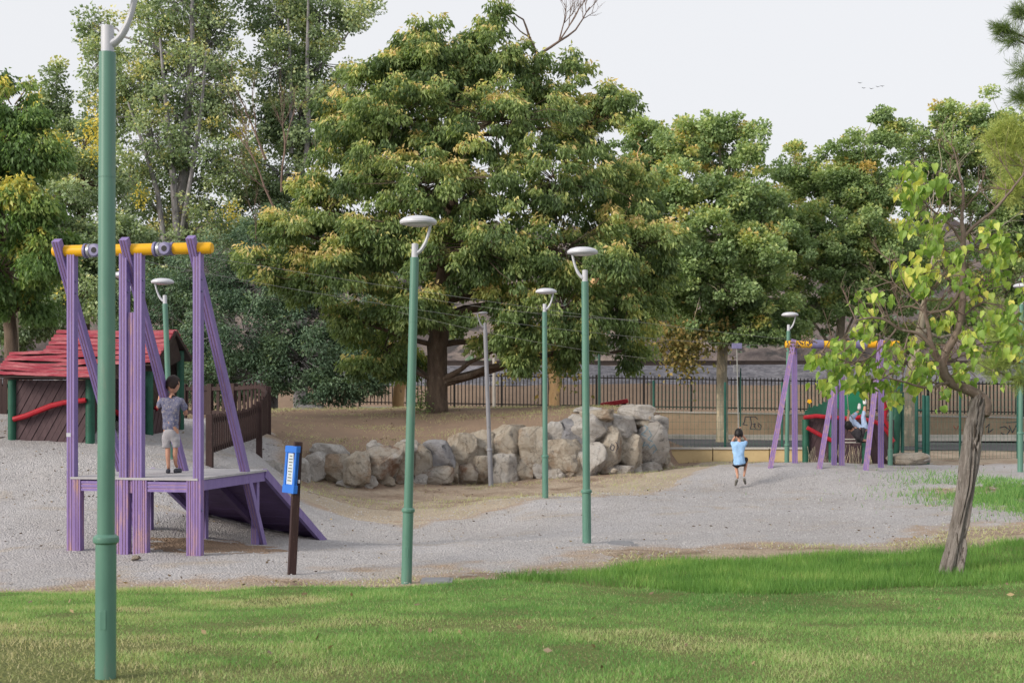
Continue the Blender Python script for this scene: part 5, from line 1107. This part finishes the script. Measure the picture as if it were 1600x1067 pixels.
TP2 = tree('poplar_tree', 'tall poplar crown standing left of the big tree top', pl(470, 60), ptr([(470, 665, .3), (470, 400, .26), (468, 250, .2), (478, 130, .14), (486, 0, .08), (488, -70, .03)], 60), lob, 42000, .14, .8, .2, M['lf_poplar'], M['bark_silver'], .5, 19, 23, tipt=.25, tbias=.42, jit=.2)
for pts in ([(478, 260, .12), (482, 180, .1), (480, 100, .08), (482, 0, .05)], [(535, 250, .1), (545, 180, .08), (540, 130, .05)], [(455, 240, .1), (455, 130, .08), (450, 30, .04)]):
    mb = MB(); mb.tube([P(x, y, 59) for x, y, r in pts], [r for x, y, r in pts], 8, wob=.06); obj('limb', mb, M['bark_silver'], TP2, smooth=True)
tree('poplar_tree', 'short narrow poplar top between the left edge tree and the tall poplar', pl(88, 62), ptr([(92, 665, .2), (90, 400, .14), (88, 120, .03)], 62), [(88, 125, 20, 28, 62), (84, 165, 26, 30, 62), (92, 210, 36, 36, 62), (90, 260, 50, 40, 62)], 9000, .15, .8, .2, M['lf_poplar'], M['bark_silver'], .45, 20, 24, tbias=.36)
# mid green fill trees behind the left half
lob = [(60, 330, 90, 60, 50), (130, 290, 60, 60, 51), (150, 380, 90, 60, 50), (60, 430, 100, 50, 50), (160, 460, 100, 50, 49), (130, 230, 45, 40, 52), (40, 500, 90, 40, 50)]
tree('broadleaf_tree', 'greyish green tree with yellow blossoms behind the left playhouse', pl(130, 51), ptr([(130, 665, .3), (130, 480, .22), (128, 350, .16), (130, 240, .05)], 51), lob, 42000, .15, .6, .3, M['lf_poplar'], M['bark'], .45, 18, 31, tipt=.25, tbias=.30)
n = 1500; cl = np.array([(55, 205, 50), (45, 320, 48.6), (150, 190, 50), (375, 205, 57.5), (95, 225, 50), (155, 235, 50), (218, 305, 55.5), (360, 330, 55), (100, 440, 48), (50, 160, 49.5), (145, 215, 50), (60, 340, 48.5)]); ii = rng.integers(0, len(cl), n); cw = np.array([P(*c) for c in cl])
bl = thing('blossom_sprays', Vector(cw[0]), 'small bright yellow blossom sprays dotted over the left background trees', 'blossom')
tag(leaves('foliage', cw[ii]+rng.normal(0, .22, (n, 3))*np.array([1, 1, 1.2]), unit(rng.normal(0, 1, (n, 3))), rng.uniform(.08, .14, n), .7, rng.random(n), M['bloom'], bl), kind='stuff')
lob = [(420, 440, 110, 60, 47), (330, 430, 70, 60, 47.5), (500, 500, 90, 60, 46.5), (380, 520, 110, 60, 46), (300, 520, 60, 70, 47), (470, 560, 100, 50, 45.6), (545, 575, 58, 46, 45.4), (400, 590, 100, 38, 45.4), (320, 600, 60, 38, 46), (560, 520, 50, 40, 46), (440, 380, 80, 50, 48), (500, 610, 70, 22, 45.2), (575, 610, 30, 24, 45.2), (270, 470, 60, 60, 48), (230, 540, 60, 60, 48)]
tree('evergreen_tree', 'dense dark blue green bushy tree left of the big trunk behind the picket fence', pl(420, 47, 650), ptr([(420, 660, .3), (425, 580, .25), (430, 480, .18), (440, 380, .06)], 47), lob, 95000, .125, .42, .35, M['lf_dark'], M['bark_silver'], .42, 26, 41, tbias=.40, tvar=.18, tipt=.2)
mb = MB(); rr = random.Random(21)
for px, py in ((415, 250), (440, 300), (430, 330), (465, 360)): twigtree(P(px, py, 45), (rr.uniform(-.6, .3), 0, 1), 1.7, .04, 4, mb, rr, .4, .55)
tag(obj('bare_shrub', mb, M['twig'], origin=P(440, 330, 45)), 'tangle of brown leafless branches between the poplar and the big tree', 'bare branches')
# left edge tree
lob = [(20, 170, 70, 50, 33), (-30, 230, 70, 80, 33), (40, 235, 52, 50, 32.6), (10, 320, 80, 52, 32.4), (70, 380, 50, 40, 32.6), (0, 420, 80, 50, 33), (-60, 330, 60, 90, 33), (40, 470, 50, 30, 33.6), (-20, 120, 40, 30, 34)]
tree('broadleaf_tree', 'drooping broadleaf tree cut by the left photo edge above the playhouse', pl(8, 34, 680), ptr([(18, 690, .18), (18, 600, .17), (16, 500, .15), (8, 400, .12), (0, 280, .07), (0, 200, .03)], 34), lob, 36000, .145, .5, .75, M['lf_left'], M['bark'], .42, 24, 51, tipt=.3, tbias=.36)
mb = MB(); mb.tube([P(26, 680, 40), P(24, 590, 40), (P(22, 480, 40))], [.13, .12, .1], 10, wob=.06); tag(obj('tree_trunk', mb, M['bark_pale'], origin=P(26, 680, 40), smooth=True), 'thin pale trunk standing behind the left end of the red roof', 'tree trunk')

# plane trees at the right
def plane(label, px, Y, tr, lob, nl, seed, bark='bark_pale', tb=.46, **k): k.setdefault('jit', .34); return tree('plane_tree', label, P(px, 690, Y), ptr(tr, Y), lob, int(nl*1.8), .135, .85, .25, M['lf_plane'], M[bark], .36, 30, seed, tipt=.18, tbias=tb, tvar=.15, **k)
plane('plane tree with pale forked trunk in the road verge behind the boulder wall end', 1128, 54, [(1130, 700, .30), (1129, 690, .24), (1128, 620, .2), (1129, 545, .2), (1133, 530, .2), (1138, 470, .14), (1140, 400, .12), (1130, 300, .09), (1120, 200, .04)],
   [(1118, 205, 42, 30, 54), (1090, 235, 45, 45, 54), (1150, 235, 45, 42, 54), (1065, 300, 62, 50, 53), (1150, 305, 65, 55, 53), (1210, 330, 42, 44, 54), (1080, 375, 75, 50, 52), (1170, 395, 80, 52, 52), (1100, 440, 85, 44, 52), (1190, 465, 60, 38, 53), (1140, 500, 60, 22, 54), (1230, 520, 36, 18, 55), (1010, 500, 40, 22, 55), (1055, 460, 40, 36, 53), (1075, 510, 32, 26, 53.4), (1165, 515, 48, 22, 53), (1215, 500, 30, 20, 54)], 46000, 61)
T2 = [(P(1135, 540, 54), .14), (P(1120, 510, 54), .1), (P(1105, 470, 53.6), .06)]
lob = [(1240, 262, 26, 36, 58), (1262, 300, 44, 40, 58), (1320, 285, 48, 45, 57), (1335, 240, 42, 30, 57), (1385, 215, 28, 32, 57.5), (1375, 180, 12, 12, 57.5), (1360, 300, 60, 60, 57), (1290, 360, 72, 55, 56), (1370, 380, 70, 60, 56), (1300, 430, 80, 50, 56), (1260, 480, 60, 34, 56), (1350, 470, 60, 40, 57), (1230, 400, 45, 45, 57), (1400, 450, 50, 45, 57)]
plane('plane tree crown rising behind the far frame, middle of the right row', 1310, 57, [(1312, 700, .2), (1312, 560, .18), (1316, 440, .14), (1330, 320, .08), (1350, 240, .04)], lob, 46000, 62)
lob = [(1480, 200, 46, 36, 60), (1540, 195, 45, 34, 60), (1445, 240, 36, 40, 60), (1510, 250, 60, 45, 59.5), (1580, 240, 50, 60, 60), (1450, 310, 36, 45, 60.5), (1540, 330, 60, 50, 60), (1600, 340, 50, 60, 60), (1440, 400, 46, 50, 59), (1590, 440, 70, 50, 60), (1500, 430, 30, 36, 60.5), (1420, 520, 46, 34, 58), (1490, 500, 46, 30, 59), (1580, 520, 60, 34, 60), (1660, 300, 60, 120, 60)]
plane('plane tree crown behind the small foreground tree at the right edge', 1420, 50, [(1412, 712, .36), (1416, 660, .30), (1425, 590, .26), (1436, 520, .14), (1450, 440, .06), (1462, 380, .03)], lob, 44000, 63, bark='bark_pale')
lob = [(1000, 215, 36, 30, 56), (1030, 250, 40, 40, 56), (990, 290, 50, 50, 56), (1010, 370, 55, 55, 55), (1010, 450, 50, 45, 55), (960, 420, 60, 60, 56)]
plane('plane tree crown showing right of the big tree, over a cut pale trunk', 866, 52, [(866, 680, .22), (866, 630, .2), (866, 580, .2), (880, 520, .14), (940, 420, .12), (1000, 280, .05)], lob, 24000, 64, bark='bark_tan')
lob = [(620, 480, 50, 40, 50), (560, 420, 60, 40, 50), (700, 500, 40, 26, 50), (650, 400, 60, 40, 50)]
plane('small plane tree with peeled tan trunk behind the second lamp', 622, 48, [(619, 665, .24), (622, 635, .2), (625, 600, .19), (631, 560, .15), (632, 520, .1), (624, 500, .08)], lob, 9000, 65, bark='bark_tan')
n = 2600; cl = np.array([(1060, 545, 52), (1070, 560, 52), (1048, 530, 52), (1075, 535, 52.5), (850, 530, 46), (880, 560, 46), (812, 555, 46), (1115, 520, 53)]); ii = rng.integers(0, len(cl), n); cw = np.array([P(*c) for c in cl])
bl = thing('hanging_foliage', Vector(cw[0]), 'browning low foliage hanging in front of the iron fence right of the big tree', 'foliage')
leaves('foliage', cw[ii]+rng.normal(0, 1, (n, 3))*np.array([.38, .3, .42]), unit(rng.normal(0, 1, (n, 3))+np.array([0, 0, -1.])), rng.uniform(.12, .2, n), .7, rng.random(n), M['lf_brown'], bl)
# pine at right edge
pn_ = thing('pine_tree', P(1690, 760, 24), 'light green pine branches reaching in from the right photo edge', 'pine tree')
mb = MB(); mb.tube([P(1690, 780, 24), P(1680, 400, 24), P(1665, 100, 24), P(1660, -120, 24)], [.2, .17, .12, .06], 12, wob=.05); obj('trunk', mb, M['bark'], pn_, smooth=True)
def needles(cl, nper, tb, L=.16):
    C0 = []; D0 = []; mbb = MB()
    for (px, py, Y, rx, ry) in cl:
        c = P(px, py, Y); src = P(1672, py+60, 24); q = curvepts(src, c, .06, 5, px); mbb.tube(q, [.04*(1-i/6)+.005 for i in range(6)], 5)
        for k in range(nper):
            e = rng.normal(0, .5, 3)*np.array([rx, min(rx, ry), ry])*Y/F; tip = np.array(c)+e; d = unit(e+rng.normal(0, .12, 3)+np.array([-.12, 0, .05])); m = 34
            st = tip+d*rng.uniform(-.14, .14, (m, 1)); dd = unit(d*1.1+rng.normal(0, .55, (m, 3))); C0.append(st); D0.append(dd)
    C0 = np.concatenate(C0); D0 = np.concatenate(D0); n = len(C0)
    leaves('needles', C0, D0, rng.uniform(.7, 1.1, n)*L, .045, tb+rng.normal(0, .15, n), M['lf_pine'], pn_); obj('branch', mbb, M['bark'], pn_, smooth=True)
needles([(1585, 205, 24, 24, 18), (1572, 240, 24, 26, 22), (1598, 270, 24, 26, 26), (1580, 300, 24, 16, 14), (1610, 220, 24, 26, 40), (1560, 215, 24, 14, 10)], 70, .75)
needles([(1585, 60, 24, 16, 14), (1600, 110, 24, 16, 20), (1568, 45, 24, 8, 6), (1595, 20, 24, 12, 10), (1597, 150, 24, 10, 14)], 34, .1)
needles([(1575, 560, 24, 26, 18), (1550, 575, 24, 20, 12), (1590, 530, 24, 20, 20), (1565, 520, 24, 16, 14), (1600, 590, 24, 20, 14), (1560, 488, 24, 14, 12)], 45, .55)

# small foreground tree
Yf = 15.0; gf = P(1488, 898, Yf)
ft = thing('small_tree', gf, 'small crooked tree with furrowed trunk and sparse large yellow green leaves on the lawn', 'tree')
tp = [(1486, 915, .150, 0), (1487, 895, .142, 0), (1494, 860, .115, 0), (1502, 810, .108, 0), (1510, 760, .112, 0), (1516, 715, .112, 0), (1520, 680, .105, 0), (1525, 650, .112, 0), (1529, 628, .108, 0), (1533, 612, .05, 0)]
pp = []; rr_ = []
for (a, b) in zip(tp[:-1], tp[1:]):
    for k in range(8): s = k/8; pp.append(P(a[0]+(b[0]-a[0])*s, a[1]+(b[1]-a[1])*s, Yf)); rr_.append(a[2]+(b[2]-a[2])*s)
# furrowed ring geometry
nS = 64; vs = []; fs = []
for i, (p, r) in enumerate(zip(pp, rr_)):
    for k in range(nS):
        a = 2*math.pi*k/nS; tw_ = a+i*.02
        g_ = float(fbm(np.array([math.cos(a)*2.6+.4*math.sin(i*.17)]), np.array([math.sin(a)*2.6+i*.045]), 5, 4)[0]); h_ = abs(float(vn(np.array([a*3.2+math.sin(i*.13)*.8]), np.array([i*.075]), 8)))
        q = r*.87*(1+.38*g_-.42*max(0, .17-h_)/.17); vs.append(p+Vector((math.cos(a)*q, math.sin(a)*q, 0)))
for i in range(len(pp)-1):
    for k in range(nS): fs.append((i*nS+k, i*nS+(k+1) % nS, (i+1)*nS+(k+1) % nS, (i+1)*nS+k))
fs.append(tuple((len(pp)-1)*nS+k for k in range(nS)))
mb = MB(); mb.add(vs, fs)
M['bark_front'] = mat('furrowed_grey_bark', (.43, .39, .37), (.20, .17, .155), 7, .9, c3=(.09, .07, .058), s3=7, f3=(.56, .64), bp=1.0, bd=.05, stretch=(2.2, 2.2, .35))
M['bark_limb'] = mat('smooth_grey_branch_bark', (.22, .17, .14), (.12, .09, .075), 8, .85, c3=(.3, .25, .21), s3=14, f3=(.6, .7), bp=.5, bd=.01, stretch=(1, 1, .6))
obj('trunk', mb, M['bark_front'], ft, smooth=False); ft.children[0].data.polygons.foreach_set('use_smooth', [True]*len(ft.children[0].data.polygons))
LB = [([(1538, 650, .05), (1540, 635, .066), (1534, 622, .058), (1520, 612, .054), (1503, 605, .057), (1487, 598, .055), (1476, 585, .05), (1472, 565, .047), (1481, 545, .043), (1497, 515, .038), (1503, 480, .035), (1506, 440, .033), (1504, 400, .03), (1505, 365, .027), (1503, 340, .018), (1505, 300, .014), (1497, 260, .009), (1490, 230, .005)], 0),
      ([(1505, 372, .022), (1525, 350, .018), (1548, 332, .016), (1570, 305, .013), (1585, 285, .011), (1602, 262, .008)], -.1), ([(1472, 572, .03), (1460, 550, .027), (1455, 520, .023), (1450, 488, .02), (1450, 460, .014), (1446, 420, .009)], .1),
      ([(1470, 560, .024), (1452, 540, .02), (1430, 522, .017), (1400, 515, .015), (1380, 503, .013), (1355, 498, .011), (1328, 503, .008)], -.15), ([(1503, 448, .02), (1492, 470, .018), (1478, 484, .017), (1455, 487, .015), (1430, 478, .012), (1410, 480, .008)], .1),
      ([(1506, 385, .018), (1490, 362, .014), (1470, 342, .012), (1450, 330, .009), (1430, 310, .006)], -.1), ([(1400, 515, .012), (1375, 540, .01), (1345, 562, .009), (1310, 566, .007), (1270, 552, .005)], -.3), ([(1487, 598, .02), (1465, 600, .016), (1440, 606, .013), (1400, 598, .010), (1360, 590, .007)], -.3),
      ([(1500, 500, .014), (1525, 480, .012), (1545, 470, .01), (1560, 440, .006)], .2), ([(1504, 400, .014), (1530, 385, .01), (1550, 388, .006)], .2), ([(1420, 520, .01), (1405, 560, .008), (1400, 590, .005)], -.2), ([(1472, 565, .012), (1500, 560, .01), (1530, 545, .008), (1550, 520, .005)], .3), ([(1450, 500, .01), (1430, 470, .008), (1395, 440, .006), (1390, 400, .004)], 0)]
limb_pts = []
for i, (L_, dy) in enumerate(LB):
    n = len(L_); pts = []; rs = []
    for j, (x, y, r) in enumerate(L_): pts.append(P(x, y, Yf)+Vector((0, dy*j/n*2, 0))); rs.append(r)
    p2 = []; r2 = []
    for j in range(n-1):
        p0 = pts[max(j-1, 0)]; p1 = pts[j]; p2_ = pts[j+1]; p3 = pts[min(j+2, n-1)]
        for k in range(4):
            t = k/4; p2.append(.5*((2*p1)+(p2_-p0)*t+(2*p0-5*p1+4*p2_-p3)*t*t+(3*p1-p0-3*p2_+p3)*t**3)+Vector((random.uniform(-1, 1), random.uniform(-1, 1), random.uniform(-1, 1)))*.004); r2.append(rs[j]+(rs[j+1]-rs[j])*t)
    p2.append(pts[-1]); r2.append(rs[-1]); limb_pts += p2[len(p2)//3:]
    mb = MB(); mb.tube(p2, r2, 14 if i == 0 else 9, wob=.07, seed=i); obj('limb', mb, M['bark_limb'], ft, smooth=True)
mb = MB(); rr = random.Random(77)
for p in limb_pts[::2]:
    twigtree(p, (rr.uniform(-1, 1), rr.uniform(-.8, .8), rr.uniform(-.1, 1)), rr.uniform(.14, .34), .0065, 2, mb, rr, .3, .7)
tag(obj('twigs', mb, M['twig'], ft), kind='stuff')
CL = [(1270, 560, 22, 18, 16), (1300, 580, 26, 18, 18), (1325, 555, 24, 18, 14), (1345, 580, 22, 22, 14), (1310, 540, 24, 12, 10), (1375, 600, 26, 16, 22), (1400, 620, 16, 14, 10), (1408, 590, 18, 16, 14), (1430, 565, 18, 20, 14), (1440, 595, 18, 16, 12), (1350, 515, 22, 18, 14), (1340, 600, 16, 10, 8), (1385, 555, 18, 18, 10), (1460, 620, 8, 16, 4), (1410, 270, 22, 14, 16), (1400, 300, 14, 16, 8), (1425, 300, 18, 16, 12), (1450, 285, 14, 12, 6), (1440, 330, 18, 18, 12), (1425, 350, 12, 18, 8), (1455, 350, 18, 14, 10), (1468, 380, 16, 20, 12), (1480, 400, 12, 16, 6),
      (1430, 425, 22, 18, 14), (1412, 410, 12, 14, 5), (1440, 450, 14, 18, 10), (1530, 370, 14, 12, 8), (1555, 378, 20, 14, 14), (1545, 405, 22, 18, 14), (1520, 420, 16, 18, 10), (1560, 430, 18, 16, 12), (1535, 450, 16, 18, 8), (1480, 440, 12, 18, 8), (1475, 500, 18, 14, 12), (1550, 490, 22, 16, 14), (1530, 510, 16, 18, 10), (1555, 520, 16, 18, 12), (1370, 480, 22, 14, 10), (1390, 460, 18, 12, 8), (1350, 460, 18, 10, 6), (1500, 580, 14, 22, 14), (1510, 545, 14, 14, 8), (1530, 600, 8, 12, 6), (1475, 545, 14, 14, 6), (1560, 555, 12, 14, 6), (1545, 350, 14, 8, 5), (1480, 360, 10, 10, 5), (1400, 540, 14, 12, 6), (1420, 535, 14, 12, 6), (1515, 470, 12, 14, 8), (1575, 400, 14, 16, 9), (1585, 450, 12, 18, 9), (1580, 500, 14, 18, 8), (1500, 600, 12, 16, 5), (1450, 570, 16, 16, 10), (1425, 585, 14, 14, 8), (1505, 520, 12, 14, 7), (1465, 430, 12, 14, 6), (1410, 320, 10, 12, 6), (1300, 600, 16, 10, 8), (1360, 570, 16, 14, 10), (1575, 540, 14, 18, 8), (1588, 490, 10, 16, 6), (1550, 585, 12, 14, 5), (1460, 300, 12, 12, 6), (1445, 385, 12, 14, 6)]
# a heart shaped leaf of eight triangles
hl_ = [(0, 0), (.22, -.03), (.37, .18), (.31, .5), (0, 1.0), (-.31, .5), (-.37, .18), (-.22, -.03)]
PT = []
for i in range(6):
    me = bpy.data.meshes.new('leaf'); rr = random.Random(i); c_ = rr.uniform(.15, .6)
    vs = [(x, y, abs(x)*.35*rr.uniform(.6, 1.4)-c_*y*y) for x, y in hl_]+[(0, .3, -c_*.09), (0, .65, -c_*.42)]
    me.from_pydata(vs, [], [(0, 1, 8), (1, 2, 8), (2, 3, 9, 8), (3, 4, 9), (4, 5, 9), (5, 6, 8, 9), (6, 7, 8), (7, 0, 8)])
    at = me.attributes.new('tint', 'FLOAT', 'POINT'); at.data.foreach_set('value', [[.25, .4, .52, .65, .8, .95][i]+rr.uniform(-.04, .04) for _ in vs]); me.materials.append(M['lf_front']); PT.append(me)
cand = []; rr = random.Random(31)
for (cx, cy, rx, ry, n) in CL:
    dy = rr.uniform(-.5, .5); ct = rr.uniform(-.8, .8)
    for k in range(int(n*2.7)):
        p = P(cx+rr.gauss(0, .5)*rx, cy+rr.gauss(0, .5)*ry, Yf)+Vector((0, dy+rr.gauss(0, .12), 0))
        d = Vector((rr.gauss(0, .4), rr.gauss(0, .4), -1)).normalized(); nrm = Vector((rr.gauss(0, .6), -.7+rr.gauss(0, .6), rr.gauss(0, .4))); x_ = d.cross(nrm).normalized(); z_ = x_.cross(d)
        Mx = Matrix((x_, d, z_)).transposed(); cand.append((rr.uniform(.05, .115), p, Mx, max(0, min(5, int(rr.gauss(2.2+ct*1.3, 1.5)))), (cx, cy)))
cand.sort(key=lambda c: -c[0])
for s_, p, Mx, k, _ in cand[:298]:
    o = bpy.data.objects.new('leaf', PT[k]); C.objects.link(o); o.parent = ft; o.location = p-gf; o.rotation_euler = Mx.to_euler(); o.scale = (s_, s_, s_)
V = []; Fc = []; Tn = []
for s_, p, Mx, k, _ in cand[298:]:
    b_ = len(V)
    for v in PT[k].vertices: V.append(tuple(p+Mx@(v.co*s_)))
    Tn += [[.25, .4, .52, .65, .8, .95][k]]*len(PT[k].vertices)
    for f in PT[k].polygons:
        q = list(f.vertices)
        Fc.append([b_+q[0], b_+q[1], b_+q[2]]); 
        if len(q) == 4: Fc.append([b_+q[0], b_+q[2], b_+q[3]])
tag(npmesh('leaves', V, Fc, M['lf_front'], ft, {'tint': Tn}), kind='stuff')
# leaf stalks joining leaves to clump centres
mb = MB()
for s_, p, Mx, k, (cx, cy) in cand[::2]:
    c_ = P(cx, cy-8, Yf); c_.y = p.y*.5+c_.y*.5; mb.tube([c_, p.lerp(c_, .4)+Vector((0, 0, .03)), p], .0022, 3, cap=False)
for (cx, cy, rx, ry, n) in CL:
    c_ = P(cx, cy-6, Yf); q = min(limb_pts, key=lambda p: (p-c_).length); mb.tube(curvepts(q, c_, .1, 4, cx), [.007, .006, .005, .004, .003], 4, cap=False)
tag(obj('leaf_stalks', mb, M['bark_limb'], ft), kind='stuff')
mb = MB(); rr = random.Random(15)
for px, py in ((1240, 540), (1262, 535), (1535, 440), (1425, 545)):
    for k in range(40):
        c_ = P(px+rr.gauss(0, 8), py+rr.gauss(0, 6), Yf+rr.uniform(-.2, .2)); mb.lathe(c_, [(.002, -.012), (.009, 0), (.002, .012)], 5)
tag(obj('seed_clusters', mb, M['twig'], ft), kind='stuff')
# hillside scrub
n = 16000; X = rng.uniform(-60, 70, n); Yh = rng.uniform(84, 125, n); f_ = fbm(X*.2, Yh*.2, 17, 4); k = f_ > .08; X, Yh = X[k], Yh[k]; n = len(X)
zh = np.interp(Yh, [81.5, 86, 112, 150], [3.3, 4.2, 12.5, 19])+fbm(X*.35, Yh*.35, 12, 5)*3.2*sst(81.5, 85.5, Yh)
tag(leaves('hillside_scrub', np.c_[X, Yh, zh+rng.uniform(0, .7, n)], unit(rng.normal(0, 1, (n, 3))+np.array([0, 0, .6])), rng.uniform(.3, .7, n), .5, rng.uniform(0, .6, n), M['lf_dark'], None), 'low dark scrub scattered over the dry hillside beyond the railway', 'scrub')
# birds
for k, (px, py) in enumerate(((1350, 138), (1362, 139), (1372, 136), (1379, 135), (1344, 130))):
    mb = MB(); c_ = P(px, py, 150); mb.add([c_, c_+Vector((.28, 0, .08)), c_+Vector((.1, .15, .01)), c_+Vector((-.28, 0, .1)), c_+Vector((-.1, .15, .01))], [(0, 1, 2), (0, 4, 3)]); mb.tube([c_+Vector((0, -.12, 0)), c_+Vector((0, .16, 0))], .03, 5)
    tag(obj('bird', mb, M['black'], origin=c_), ['second bird from the left in the sky over the plane trees', 'middle bird of five in the sky over the plane trees', 'second bird from the right in the sky over the plane trees', 'rightmost bird in the sky over the plane trees', 'leftmost and highest bird in the sky over the plane trees'][k], 'bird', 'birds in the sky')
